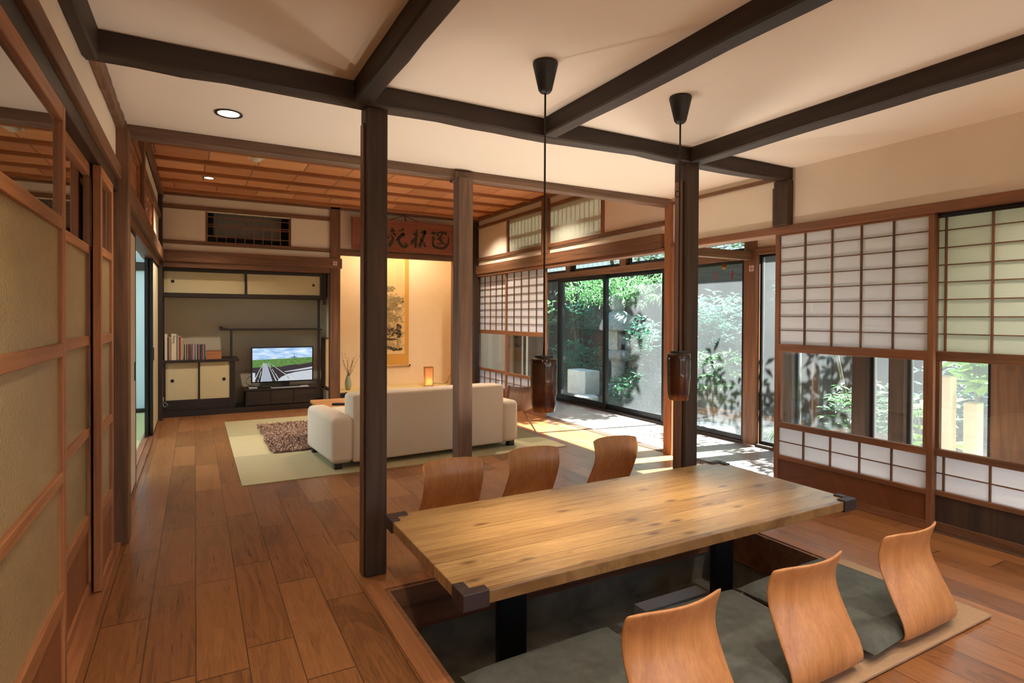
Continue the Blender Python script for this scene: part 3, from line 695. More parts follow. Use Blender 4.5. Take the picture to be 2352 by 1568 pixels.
# coffee table with remote
t = thing('coffee_table', (1.6, 5.8, .03), 'low orange-brown coffee table beyond the sofa', 'table')
bx('tabletop', wood('zaisu', 'X'), t, 1.02, 2.15, 5.50, 6.10, .325, .355, bevel=.006)
for x in (1.07, 2.06):
    for y in (5.54, 6.02): bx('leg', wood('brown', 'Z'), t, x, x+.045, y, y+.045, .033, .325, bevel=.003)
t = thing('remote_control', (1.22, 5.62, .3555), 'black remote control lying on the coffee table', 'remote control')
MB().box(1.14, 1.30, 5.60, 5.645, .3555, .375).build('body', plain('black_plastic', C(24, 24, 26), .4), t, bevel=.006)
m = MB()
for i in range(6):
    for j in range(2): m.box(1.155+i*.022, 1.165+i*.022, 5.609+j*.016, 5.618+j*.016, .375, .378)
m.build('buttons', plain('grey_plastic', C(120, 120, 122), .5), t); t.rotation_euler = (0, 0, -.35)
# lounge chair behind the sofa arm
t = thing('lounge_chair', (2.88, 5.3, .006), 'low brown wooden shell chair just right of the sofa arm', 'chair')
m = MB(); NU = 10; prof = [(-.20, .24), (-.08, .215), (.08, .22), (.17, .25), (.225, .33), (.25, .43), (.262, .50)]
for k, (yy, zz) in enumerate(prof):
    for i in range(NU+1):
        u = 2*i/NU-1; hw = .21-.02*max(0, k-3)/3; m.v.append((2.90+u*hw, 5.30-yy+.03*u*u*(k > 3)*-1, zz+.035*u*u))
for k in range(len(prof)-1):
    for i in range(NU): a = k*(NU+1)+i; m.f.append((a, a+1, a+NU+2, a+NU+1)); m.mi.append(0)
m.open = True; m.build('shell', wood('brown', 'Z'), t, smooth=True, solid=.012)
for x in (-1, 1):
    for y in (-1, 1): MB().tube([(2.90+x*.10, 5.30+y*.10, .225), (2.90+x*.19, 5.30+y*.21, .006)], [.011, .007], 8).build('leg', wood('pale', 'Z'), t, smooth=True)

# ---- television alcove
cream = plain('cream_door_paper', C(206, 192, 152), .85, var=.02)
t = thing('wall_cabinet', (.6, 8.15, 1.43), 'long dark framed wall cabinet with two cream sliding doors above the television', 'cabinet')
m = MB().box(XL+.003, 1.545, 8.01, 8.49, 1.735, 1.775).box(XL+.003, 1.545, 8.01, 8.49, 1.43, 1.478).box(XL+.003, -.325, 8.01, 8.49, 1.478, 1.735).box(1.466, 1.545, 8.01, 8.49, 1.478, 1.735)
m.build('carcass', wood('black', 'X'), t, bevel=.002); bx('back_panel', wood('black', 'X'), t, -.325, 1.466, 8.47, 8.49, 1.478, 1.735)
for a, b_, y, hx in ((-.325, .556, 8.045, -.235), (.575, 1.466, 8.03, 1.385)):
    d = bx('door', cream, t, a, b_, y, y+.014, 1.479, 1.734); k = MB(); k.lathe([(.0001, 0), (.016, 0), (.019, .004), (.0001, .004)], 0, 0, 20)
    k.v = [(v[0]+hx, y-v[2], v[1]+1.615) for v in k.v]; k.build('finger_pull', lacquer, d)
bx('divider', wood('black', 'Z'), t, .55, .578, 8.02, 8.045, 1.478, 1.735); bx('bracket_post', wood('black', 'Z'), t, 1.505, 1.54, 7.985, 8.01, 1.36, 1.80, bevel=.002)
t = thing('low_cabinet', (.05, 8.2, .045), 'dark low cabinet with two cream sliding doors and books on top', 'cabinet')
bx('countertop', wood('black', 'X'), t, XL+.003, .485, 7.985, 8.49, .636, .668, bevel=.003)
m = MB().box(XL+.003, -.308, 8.0, 8.49, .045, .636).box(.376, .44, 8.0, 8.49, .045, .636).box(-.308, .376, 8.0, 8.49, .045, .185); m.build('carcass', wood('black', 'X'), t, bevel=.002)
for a, b_, y, hx in ((-.308, .04, 8.03, -.24), (.05, .376, 8.015, .315)):
    d = bx('door', cream, t, a, b_, y, y+.012, .186, .635); k = MB(); k.lathe([(.0001, 0), (.017, 0), (.020, .004), (.0001, .004)], 0, 0, 20)
    k.v = [(v[0]+hx, y-v[2], v[1]+.42) for v in k.v]; k.build('finger_pull', lacquer, d)
bx('divider', wood('black', 'Z'), t, .032, .054, 8.003, 8.03, .185, .636)
t = thing('staggered_shelf', (.9, 8.2, 1.02), 'thin dark floating shelf with an upturned end above the television', 'shelf')
bx('board', wood('black', 'X'), t, .29, 1.50, 8.06, 8.49, 1.018, 1.036, bevel=.002)
MB().prism([(.285, 8.055, 1.018), (.40, 8.055, 1.036), (.33, 8.055, 1.046), (.292, 8.055, 1.072), (.272, 8.055, 1.06)], (0, .435, 0)).build('upturned_end', wood('black', 'X'), t)
bx('short_post', wood('black', 'Z'), t, .385, .413, 8.07, 8.10, .669, 1.018, bevel=.002); bx('tall_post', wood('black', 'Z'), t, 1.448, 1.478, 8.07, 8.10, .275, 1.43, bevel=.002)
bx('side_post', wood('black', 'Z'), t, -.345, -.322, 8.07, 8.10, .669, 1.43, bevel=.002)
# books and discs
rnd = random.Random(5)
bk = [(.030, .335, (196, 184, 160), 'thick cream', 'leftmost on the low cabinet'), (.012, .30, (60, 50, 44), 'thin dark', 'second from the left end'), (.028, .29, (150, 116, 92), 'brown', 'left of the white book with the vertical title'),
      (.052, .335, (212, 200, 172), 'wide white', 'with a vertical grey title'), (.014, .32, (120, 124, 112), 'grey', 'right of the wide white book'), (.012, .315, (186, 176, 152), 'slim ivory', 'left of the red book'),
      (.020, .30, (150, 54, 44), 'red', 'among the pale books'), (.014, .275, (190, 170, 140), 'beige', 'right of the red book'), (.014, .255, (176, 160, 130), 'short beige', 'last of the tall paper books')]
x = -.318
for w, h, c, nm, wh in bk:
    t = thing('book', (x+w/2, 8.06, .669), '%s book standing on the low cabinet, %s' % (nm, wh), 'book', 'books standing on the low cabinet')
    bx('cover', plain('book_%s' % nm.replace(' ', '_'), C(*c), .7), t, x, x+w-.0015, 8.0, 8.13, .669, .669+h*.93, bevel=.002)
    bx('pages', plain('book_pages', C(214, 206, 186), .9), t, x+.002, x+w-.0035, 8.002, 8.128, .669+h*.93-.001, .669+h*.93+.001)
    if nm == 'wide white':
        tc = bpy.data.curves.new('title', 'FONT'); tc.body = 'Sheng'; tc.size = .040; tc.extrude = .0004; tc.align_x = 'LEFT'
        to = bpy.data.objects.new('title', tc); col.objects.link(to); tc.materials.append(plain('grey_print', C(96, 92, 86), .8)); to.parent = t
        dg = bpy.context.evaluated_depsgraph_get(); tm_ = bpy.data.meshes.new_from_object(to.evaluated_get(dg)); bpy.data.objects.remove(to)
        to = bpy.data.objects.new('title', tm_); col.objects.link(to); to.parent = t
        to.rotation_euler = (math.pi/2, math.pi/2, 0); to.location = (-.012, -.0612, .295)
    x += w
dc = [(40, 44, 46), (168, 150, 96), (60, 80, 70), (30, 30, 34), (150, 140, 150), (190, 190, 196), (110, 50, 60), (170, 90, 110), (90, 84, 92), (160, 160, 160), (28, 28, 30), (120, 40, 44), (36, 60, 50), (150, 70, 80)]
dn = ['charcoal', 'yellow', 'green', 'black', 'lilac', 'white', 'wine red', 'pink', 'grey', 'silver', 'jet black', 'crimson', 'dark green', 'rose']
place = ['left of the row of discs', 'in the left half of the disc row', 'in the right half of the disc row']
x0 = x+.006; n = 22
for k in range(n):
    q = (k*5+k//7) % 14; w = .0103
    h = .185+rnd.uniform(-.004, .004)
    o = MB().box(x0, x0+w-.0016, 8.0, 8.125, .669, .669+h).build('disc_case', plain('disc_%s' % dn[q].replace(' ', '_'), C(*dc[q]), .35), None, bevel=.001)
    tag(o, 'slim %s disc case in the disc row, %s' % (dn[q], ('near its left end' if k < 8 else 'around its middle' if k < 15 else 'near the wooden box')), 'disc case', 'disc cases on the low cabinet'); x0 += w
t = thing('wooden_box', (.21, 8.06, .669), 'small plain wooden box at the right end of the row of discs', 'box')
bx('body', wood('orange', 'X'), t, x0+.006, x0+.175, 8.0, 8.13, .669, .765, bevel=.002); bx('lid', wood('brown', 'X'), t, x0+.004, x0+.177, 7.998, 8.132, .765, .775, bevel=.002)
# television stand and television
t = thing('television_stand', (1.0, 8.17, .045), 'dark low drawer chest under the television', 'cabinet')
bx('body', wood('black', 'X'), t, .56, 1.42, 8.0, 8.36, .045, .255, bevel=.003); bx('top_board', wood('black', 'X'), t, .54, 1.44, 7.985, 8.37, .255, .272, bevel=.002)
for i in range(3): d = bx('drawer', wood('dark', 'X'), t, .575+i*.28, .575+i*.28+.27, 7.992, 8.0, .07, .245, bevel=.002)
tag(bx('cloth', plain('white_cloth', C(196, 196, 196), .9), None, .87, 1.33, 8.02, 8.2, .2722, .2745), 'white cloth strip under the television foot', 'cloth')
t = thing('television', (1.02, 8.14, .275), 'flat television showing a boardwalk and a distant lighthouse', 'television')
tvm = plain('tv_plastic', C(14, 14, 18), .25)
bx('bezel', tvm, t, .632, 1.40, 8.125, 8.16, .335, .80, bevel=.004); bx('foot', tvm, t, .88, 1.22, 8.08, 8.20, .275, .29, bevel=.003); bx('neck', tvm, t, 1.0, 1.10, 8.14, 8.165, .288, .35)
em = lambda n, r, g, b_, s=1.5: plain('screen_' + n, C(0, 0, 0), .4, emit=C(r, g, b_), es=s*.45)
def screen_sky():
    b = NB('screen_sky'); n = b.noise(b.coord((2.0, 2, 9)), 3, 5); cr = b.ramp(n, [(.3, C(120, 160, 214)), (.5, C(170, 200, 232)), (.7, C(228, 236, 248))])
    b.link(cr, b.p.inputs['Emission Color']); b.p.inputs['Emission Strength'].default_value = .62; b.p.inputs['Base Color'].default_value = (0, 0, 0, 1); return b.m
def screen_grass():
    b = NB('screen_grass'); n = b.noise(b.coord((8, 2, 60)), 3, 5); cr = b.ramp(n, [(.3, C(50, 90, 40)), (.7, C(116, 160, 84))])
    b.link(cr, b.p.inputs['Emission Color']); b.p.inputs['Emission Strength'].default_value = .58; b.p.inputs['Base Color'].default_value = (0, 0, 0, 1); return b.m
def screen_water():
    b = NB('screen_water'); n = b.noise(b.coord((40, 2, 120)), 3, 3); cr = b.ramp(n, [(.35, C(120, 130, 140)), (.6, C(226, 232, 238))])
    b.link(cr, b.p.inputs['Emission Color']); b.p.inputs['Emission Strength'].default_value = .58; b.p.inputs['Base Color'].default_value = (0, 0, 0, 1); return b.m
smats = [screen_sky(), screen_grass(), em('mud', 44, 38, 46), screen_water(), em('deck', 150, 158, 170), em('rail', 186, 196, 190), em('black', 16, 16, 22)]
m = MB(); lay = [0]
def sp(mi, pts):
    m.cur = mi; lay[0] += 1; out = []
    for zx, zy in pts:
        u = (zx-280)/1155; v = 1-(zy-200)/610; out.append((.648+u*.736, 8.1248-lay[0]*.00012, .352+v*.433))
    m.poly(out)
sp(0, [(280, 200), (280, 430), (1435, 400), (1435, 200)]); sp(1, [(280, 412), (280, 560), (800, 560), (1435, 500), (1435, 380), (900, 398)])
sp(2, [(280, 550), (480, 545), (800, 550), (1000, 520), (1200, 515), (1435, 480), (1435, 810), (280, 810)]); sp(3, [(880, 640), (1060, 615), (1250, 590), (1435, 565), (1435, 600), (1200, 625), (900, 650)])
sp(3, [(930, 690), (1100, 655), (1435, 620), (1435, 810), (1000, 810)]); sp(3, [(280, 640), (330, 650), (330, 810), (280, 810)]); sp(3, [(750, 810), (820, 740), (920, 700), (1000, 810)])
sp(4, [(492, 478), (548, 478), (655, 810), (450, 810)])
for a, b_, w in (((485, 462), (325, 770), 9), ((487, 470), (385, 810), 8), ((492, 480), (440, 810), 8), ((572, 455), (1060, 800), 14), ((572, 470), (800, 810), 9), ((565, 480), (730, 810), 10)):
    sp(5, [(a[0]-2, a[1]), (a[0]+2, a[1]), (b_[0]+w, b_[1]), (b_[0]-w, b_[1])])
for zx, y0_, y1_ in ((640, 510, 600), (700, 550, 660), (770, 600, 740), (450, 560, 700), (400, 650, 810)): sp(6, [(zx-5, y0_), (zx+5, y0_), (zx+7, y1_), (zx-7, y1_)])
sp(6, [(1072, 375), (1074, 305), (1084, 305), (1086, 375)]); sp(5, [(1073, 345), (1073, 325), (1085, 325), (1085, 345)]); sp(6, [(985, 388), (1045, 372), (1120, 372), (1135, 382)])
m.build('screen', smats, t)
t = thing('router', (.66, 8.1, .272), 'small white device with cables left of the television foot', 'router')
bx('body', plain('white_plastic', C(176, 178, 176), .5), t, .60, .70, 8.04, 8.10, .272, .292, bevel=.004)
k = MB(); rnd = random.Random(2)
for q in range(4):
    pts = [(.56+rnd.uniform(0, .2), 8.03+rnd.uniform(0, .1), .278+rnd.uniform(0, .05)) for _ in range(5)]; k.tube(pts, .003, 6)
k.build('cables', canopy_m, t)
tag(MB().tube([(.66, 8.2, .28), (.57, 8.2, .34), (.60, 8.2, .40), (.65, 8.165, .44)], .003, 6).build('power_cable', canopy_m), 'thin black cable looping up behind the left of the television', 'cable')
tag(bx('media_player', tvm, None, .72, .85, 8.03, 8.13, .2725, .293, bevel=.003), 'small black media box left of the television foot', 'box')
t = thing('phone_outlet_cord', (-.32, 7.96, .2), 'white plug and short cord hanging at the left side of the low cabinet', 'cord')
bx('plug', plain('white_plastic', C(176, 178, 176), .5), t, -.345, -.325, 7.965, 7.985, .19, .235, bevel=.003)
MB().tube([(-.335, 7.975, .19), (-.33, 7.965, .13), (-.31, 7.965, .12), (-.28, 7.97, .14), (-.32, 7.97, .18)], .0035, 6).build('cord', plain('white_plastic', C(176, 178, 176), .5), t)
tag(bx('outlet_plate', plain('white_plastic', C(176, 178, 176), .5), None, -.357, -.35, 7.96, 8.0, 1.0, 1.06, bevel=.003), 'small pale plate on the post above the books', 'switch')

# ---- tokonoma: plaque, scroll, lamp, vase
plq = wood('plaque', 'X')
t = thing('calligraphy_plaque', (2.57, 7.84, 2.10), 'reddish wooden plaque with large dark brushed characters above the alcove', 'plaque')
bx('board', plq, t, 1.852, 3.285, 7.79, 7.812, 2.118, 2.515, bevel=.002)
m = MB().box(1.836, 3.30, 7.782, 7.816, 2.10, 2.12).box(1.836, 3.30, 7.782, 7.816, 2.513, 2.532).box(1.836, 1.853, 7.782, 7.816, 2.12, 2.513).box(3.284, 3.30, 7.782, 7.816, 2.12, 2.513); m.build('frame', wood('plaque', 'Z'), t, bevel=.003)
ink = plain('dark_green_ink', C(48, 44, 22), .6, var=.2, vscale=30)
def glyph(strokes, name):
    m = MB(); y = 7.7885
    def W(zx, zy):
        px, py = 880+zx/10.69, 480+zy/10.69
        return (.00625689*px+1.64e-5*py-3.249188, y, .00044086*px-.00602773*py+5.18175867)
    sc_ = 10.69/.00625689/100
    for st in strokes:
        P_ = [W(a, b_) for a, b_, r in st]; R_ = [r/10.69*.00615*.95 for a, b_, r in st]
        for k in range(len(P_)):
            m.poly([(P_[k][0]+R_[k]*math.cos(i*math.pi/6), y-.0001*k, P_[k][2]+R_[k]*math.sin(i*math.pi/6)) for i in range(12)])
            if k:
                a, b_ = Vector(P_[k-1]), Vector(P_[k]); d = b_-a; n = Vector((-d.z, 0, d.x)); n = n.normalized() if n.length else n
                m.poly([a+n*R_[k-1], b_+n*R_[k], b_-n*R_[k], a-n*R_[k-1]])
    m.build(name, ink, t)
glyph([[(1195, 590, 26), (1240, 580, 42), (1270, 590, 35)], [(1215, 670, 20), (1242, 715, 34), (1215, 775, 22), (1222, 850, 32), (1235, 900, 36), (1290, 940, 34), (1400, 970, 34), (1500, 965, 36), (1580, 910, 32), (1625, 830, 28), (1632, 720, 18), (1615, 640, 7)],
       [(1350, 645, 26), (1340, 585, 26), (1400, 560, 20), (1500, 565, 28), (1560, 590, 30), (1562, 622, 26)], [(1470, 600, 24), (1400, 690, 20), (1340, 745, 14), (1420, 712, 14), (1490, 695, 10)],
       [(1395, 765, 14), (1425, 745, 26), (1445, 800, 24), (1500, 840, 22), (1540, 870, 20)], [(1335, 862, 11), (1400, 876, 9), (1465, 852, 12), (1420, 836, 8), (1340, 838, 8)], [(1405, 700, 12), (1405, 800, 12)]], 'brushed_character')
glyph([[(802, 488, 8), (800, 560, 34), (795, 640, 46), (790, 700, 38), (775, 780, 44), (780, 860, 34), (775, 930, 28)], [(715, 600, 16), (765, 612, 32)], [(745, 730, 24), (690, 790, 38), (680, 840, 26), (705, 862, 10)],
       [(1018, 540, 38), (955, 562, 34), (895, 572, 10)], [(1012, 575, 42), (980, 640, 34), (950, 720, 44), (905, 850, 38), (885, 900, 36), (885, 955, 12)], [(950, 770, 30), (900, 720, 16)], [(980, 810, 12), (1000, 870, 32), (1022, 920, 26)]], 'brushed_character')
glyph([[(195, 440, 5), (205, 500, 38), (200, 530, 48), (252, 520, 22)], [(245, 600, 26), (272, 640, 26)], [(85, 680, 32), (120, 690, 26)], [(130, 620, 12), (190, 640, 14), (222, 720, 30), (190, 800, 44), (140, 880, 42), (150, 910, 22)],
       [(345, 530, 6), (430, 508, 18), (465, 480, 24), (470, 520, 16)], [(472, 600, 28), (482, 650, 18), (450, 662, 8)], [(440, 620, 30), (380, 700, 38), (300, 760, 20)], [(355, 640, 8), (350, 720, 30), (370, 820, 38), (420, 890, 38), (500, 930, 35), (560, 900, 34), (540, 840, 24)]], 'brushed_character')
MB().tube([(2.35, 7.80, 2.53), (2.56, 7.82, 2.615), (2.78, 7.80, 2.53)], .004, 6).tube([(2.56, 7.81, 2.62), (2.585, 7.80, 2.535)], .007, 6).build('hanging_cord', canopy_m, t)
# scroll
t = thing('hanging_scroll', (2.62, 8.61, 2.2), 'tall hanging scroll with an ink landscape on ochre silk in the alcove', 'scroll')
bx('silk_mount', plain('ochre_silk', C(206, 152, 66), .7, var=.06, vscale=60), t, 2.33, 2.90, 8.609, 8.614, .46, 2.32)
def ink_painting():
    b = NB('ink_landscape'); tc = b.new('ShaderNodeTexCoord'); sp_ = b.new('ShaderNodeSeparateXYZ'); b.link(tc.outputs['Object'], sp_.inputs[0])
    z = sp_.outputs[2]; x = sp_.outputs[0]
    n1 = b.noise(b.coord((5, 5, 6), (0, 0, 4)), 1.3, 6, .7, 1.5); n2 = b.noise(b.coord((14, 9, 26), (2, 0, 1)), 1.2, 5, .7, 2.0)
    # z runs from -1.56 (bottom) to -.1 below the hanging point
    up = b.new('ShaderNodeMapRange', interpolation_type='SMOOTHSTEP'); b.link(z, up.inputs[0]); up.inputs[1].default_value = -.45; up.inputs[2].default_value = -.70; up.inputs[3].default_value = 0; up.inputs[4].default_value = 1
    lo = b.new('ShaderNodeMapRange', interpolation_type='SMOOTHSTEP'); b.link(z, lo.inputs[0]); lo.inputs[1].default_value = -1.56; lo.inputs[2].default_value = -1.48; lo.inputs[3].default_value = 0; lo.inputs[4].default_value = 1
    slope = b.math('MULTIPLY_ADD', x, -.5, 0)
    f = b.math('MULTIPLY', b.math('MULTIPLY', up.outputs[0], lo.outputs[0]), b.math('ADD', b.math('MULTIPLY', n1, .9), b.math('MULTIPLY', n2, .5)))
    f = b.math('ADD', f, b.math('MULTIPLY', slope, up.outputs[0]))
    c = b.ramp(f, [(.0, C(224, 192, 134)), (.60, C(222, 188, 130)), (.72, C(150, 130, 88)), (.80, C(206, 176, 122)), (.88, C(84, 74, 50)), (.96, C(150, 130, 90)), (1, C(60, 52, 38))])
    b.link(c, b.p.inputs['Base Color']); b.p.inputs['Roughness'].default_value = .9; return b.m
bx('painting', ink_painting(), t, 2.395, 2.835, 8.606, 8.609, .63, 2.13)
rnd = random.Random(8)
for cx in (2.765, 2.79, 2.735, 2.71):
    m = MB()
    for q in range(22):
        z = 2.02-q*.017; w = rnd.uniform(.002, .004); m.box(cx-w, cx+w, 8.6052, 8.606, z, z+rnd.uniform(.003, .008))
    m.build('text_column', plain('ink_text', C(120, 96, 62), .9), t)
inkd, inkw = plain('ink_dark', C(70, 58, 38), .9), plain('ink_wash', C(148, 128, 88), .9)
def blob(name, mat, cx, cz, rx, rz, n, rmin, rmax, stems=()):
    m = MB()
    for q in range(n):
        a = rnd.uniform(0, 6.28); d = rnd.random()**.6; x = cx+math.cos(a)*rx*d; z = cz+math.sin(a)*rz*d; r = rnd.uniform(rmin, rmax); ang = rnd.uniform(-.6, .6)
        pts = []
        for i in range(8):
            u = r*2.0*math.cos(i*math.pi/4); v = r*.8*math.sin(i*math.pi/4); X = min(2.834, max(2.396, x+u*math.cos(ang)-v*math.sin(ang))); pts.append((X, 8.6052-.00001*(q % 30), z+u*math.sin(ang)+v*math.cos(ang)))
        m.poly(pts)
    for x in stems: m.box(x, x+.004, 8.604, 8.6045, .72, .95)
    m.build(name, mat, t)
blob('painted_tree', inkd, 2.74, .99, .045, .11, 90, .004, .012, (2.715, 2.74, 2.76)); blob('painted_tree', inkd, 2.60, .98, .10, .09, 60, .004, .012)
blob('painted_rock', inkd, 2.72, .70, .09, .022, 50, .004, .012); blob('painted_rock', inkd, 2.55, .72, .12, .03, 60, .004, .012); blob('painted_shore', inkd, 2.60, .86, .12, .014, 70, .005, .010)
blob('painted_mountain', inkw, 2.60, 1.32, .16, .10, 60, .006, .018); blob('painted_mountain', inkw, 2.68, 1.45, .12, .05, 50, .006, .02); blob('painted_mountain', inkw, 2.55, 1.62, .14, .05, 40, .006, .02); blob('painted_mountain', inkw, 2.66, 1.18, .11, .06, 50, .005, .014)
k = MB().tube([(2.315, 8.60, .455), (2.915, 8.60, .455)], .011, 12); k.build('roller', wood('pale', 'X'), t)
for x in (2.305, 2.905): MB().tube([(x, 8.60, .455), (x+.02, 8.60, .455)], .014, 12).build('roller_knob', lacquer, t)
# table lamp
t = thing('table_lamp', (3.065, 8.18, .17), 'small glowing square paper lantern lamp on the alcove floor', 'lamp'); lx, ly = 3.065, 8.18
h = .062; zt = .455
lamp_paper = paper_mat('lamp_paper', (.95, .74, .5, 1), .8)
m = MB()
for a in (-1, 1):
    for b_ in (-1, 1): m.box(lx+a*h-.005, lx+a*h+.005, ly+b_*h-.005, ly+b_*h+.005, .17, zt)
for z in (.17, zt-.012): m.box(lx-h, lx+h, ly-h-.005, ly-h+.005, z, z+.012).box(lx-h, lx+h, ly+h-.005, ly+h+.005, z, z+.012).box(lx-h-.005, lx-h+.005, ly-h, ly+h, z, z+.012).box(lx+h-.005, lx+h+.005, ly-h, ly+h, z, z+.012)
m.build('frame', wood('orange', 'Z'), t)
m = MB().box(lx-h, lx+h, ly-h-.001, ly-h+.001, .18, zt-.01).box(lx-h, lx+h, ly+h-.001, ly+h+.001, .18, zt-.01).box(lx-h-.001, lx-h+.001, ly-h, ly+h, .18, zt-.01).box(lx+h-.001, lx+h+.001, ly-h, ly+h, .18, zt-.01)
m.build('paper_shade', lamp_paper, t); MB().lathe([(.0001, .215), (.014, .22), (.018, .235), (.012, .255), (.0001, .262)], lx, ly, 16).build('bulb', plain('lantern_bulb', (1, .7, .4, 1), .5, emit=(1, .60, .25, 1), es=60), t, smooth=True)
t.rotation_euler = (0, 0, math.radians(-14))
lamp('lantern_light', 'POINT', (lx, ly, .24), 3.2, (1, .62, .28), .015)
tag(MB().tube([(3.14, 8.24, .176), (3.22, 8.3, .19), (3.32, 8.25, .18), (3.42, 8.3, .19), (3.50, 8.45, .24), (3.57, 8.5, .30), (3.60, 8.52, .40)], .0035, 6).build('lamp_cord', canopy_m, None), 'thin dark cord running from the paper lamp to the right wall of the alcove', 'cord')
# vase with twigs
t = thing('vase', (1.885, 8.22, .17), 'slim celadon vase left in the alcove', 'vase')
MB().lathe([(.0001, 0), (.026, 0), (.040, .03), (.046, .08), (.042, .13), (.030, .17), (.024, .19), (.028, .205), (.024, .205), (.020, .19), (.0001, .18)], 1.885, 8.22, 28, .17).build('body', plain('celadon_glaze', C(150, 160, 132), .15), t, smooth=True)
t = thing('twig_arrangement', (1.885, 8.22, .37), 'bare budding twigs standing in the celadon vase', 'branch'); k = MB(); bd = MB(); rnd = random.Random(4)
for q in range(9):
    a = rnd.uniform(-.8, 1.2); L = rnd.uniform(.22, .34); pts = []
    for i in range(7):
        s = i/6; pts.append((1.885+math.sin(a)*L*.75*s+.012*math.sin(5*s+q), 8.20+.03*math.sin(q)*s, .36+L*s*math.cos(a*.6)+.01*math.cos(4*s+q)))
    k.cur = 0; k.tube(pts, [.003-.002*i/6 for i in range(7)], 5)
    for i in range(2, 7):
        k.cur = 1; p = pts[i]; k.lathe([(.0001, 0), (.005, .004), (.0001, .012)], p[0]+rnd.uniform(-.004, .004), p[1], 6, p[2])
k.build('twigs', [wood('dark', 'Z'), plain('pale_buds', C(120, 100, 70), .8)], t)
# ---- small fittings
def nosmoke(loc, ax, label):
    t = thing('no_smoking_sign', loc, label, 'sign', None); x, y, z = loc; s = .026
    def pt(u, v, o): return (x+u, y-o, z+v) if ax == 'X' else (x-o, y-u, z+v)
    wm = plain('sign_white', C(228, 222, 214), .6); rm = plain('sign_red', C(176, 70, 60), .6)
    m = MB(); c = [pt(-s, -s, .0005), pt(s, -s, .0005), pt(s, s, .0005), pt(-s, s, .0005)]; n = (0, -.001, 0) if ax == 'X' else (-.001, 0, 0)
    m.prism(c, n).build('plate', wm, t); m = MB()
    for i in range(24):
        a, b_ = 2*math.pi*i/24, 2*math.pi*(i+1)/24
        m.poly([pt(.013*math.cos(a), .013*math.sin(a), .0022), pt(.0195*math.cos(a), .0195*math.sin(a), .0022), pt(.0195*math.cos(b_), .0195*math.sin(b_), .0022), pt(.013*math.cos(b_), .013*math.sin(b_), .0022)])
    m.poly([pt(-.015, .011, .0024), pt(-.011, .015, .0024), pt(.015, -.011, .0024), pt(.011, -.015, .0024)]); m.open = True; m.build('prohibition_ring', rm, t)
    m = MB().poly([pt(-.011, -.003, .002), pt(.010, -.003, .002), pt(.010, .002, .002), pt(-.011, .002, .002)]); m.open = True; m.build('cigarette', plain('sign_black', C(40, 36, 36), .6), t)
nosmoke((1.628, 7.85, 1.905), 'X', 'small no smoking sign on the post end beside the television alcove')
nosmoke((4.625, 3.715, 1.675), 'Y', 'small no smoking sign on the corner post by the glass doors')
def downlight(x, y, z, r, label, power, grp='recessed ceiling lights'):
    t = thing('ceiling_light', (x, y, z), label, 'ceiling light', grp)
    MB().lathe([(r*1.0, -.001), (r*1.28, -.004), (r*1.30, .002), (r, .002), (r*.92, .03)], x, y, 32, z-.003).build('trim_ring', plain('dark_ring', C(40, 34, 30), .4), t, smooth=True)
    MB().lathe([(.0001, -.002), (r*.98, -.002), (r*.98, .0), (.0001, .0)], x, y, 32, z-.002).build('lens', plain('lit_lens', (1, .8, .5, 1), .5, emit=(1, .78, .48, 1), es=3.2), t)
    lamp('ceiling_spot', 'SPOT', (x, y, z-.02), power, (1, .84, .66), .04, spot=118, blend=.8)
downlight(.153, 3.34, 2.25, .052, 'recessed round ceiling light with dark rim in the white ceiling', 20)
downlight(.129, 6.86, 2.65, .045, 'recessed round light in the wooden ceiling near the left wall', 80)
t = thing('smoke_detector', (.494, 5.62, 2.615), 'white smoke detector on the wooden ceiling', 'smoke detector')
bx('mounting_plate', plain('white_plastic_b', C(222, 218, 210), .5), t, .42, .56, 5.63, 5.76, 2.628, 2.650, bevel=.004); MB().lathe([(.0001, -.03), (.03, -.03), (.045, -.012), (.05, 0), (.0001, 0)], .49, 5.70, 24, 2.628).build('sensor', plain('white_plastic_b', C(222, 218, 210), .5), t, smooth=True)
t = thing('hook_ring', (2.63, 2.66, 1.99), 'small dark ring fixed to the right dark post near its top', 'ring')
pts = [(2.628+.018*math.cos(a*math.pi/8), 2.66, 1.97+.018*math.sin(a*math.pi/8)) for a in range(17)]; MB().tube(pts, .003, 6).build('ring', canopy_m, t)
# wind chime
t = thing('wind_chime', (4.49, 3.92, 2.1), 'small brass wind chime with red paper strips hanging before the garden glass', 'wind chime')
MB().tube([(4.49, 3.92, 2.16), (4.49, 3.92, 1.70)], .0015, 5).build('string', canopy_m, t)
MB().tube([(4.44, 3.985, 1.735), (4.465, 3.955, 1.752), (4.49, 3.92, 1.757), (4.515, 3.89, 1.752), (4.54, 3.855, 1.735)], .0025, 6).build('bow', canopy_m, t)
MB().lathe([(.0001, .035), (.012, .03), (.020, .0), (.024, -.02), (.0001, -.018)], 4.49, 3.92, 16, 1.70).build('bell', plain('brass', C(170, 120, 50), .3, .9), t, smooth=True)
for q, c in ((-.045, (190, 36, 30)), (.045, (176, 70, 60))):
    p = (4.49-q, 3.92+q*1.3); MB().box(p[0]-.009, p[0]+.009, p[1]-.001, p[1]+.001, 1.58, 1.655).build('paper_strip', plain('red_strip%d' % c[1], C(*c), .6), t)
    MB().tube([(p[0], p[1], 1.74), (p[0], p[1], 1.65)], .001, 4).build('thread', canopy_m, t)
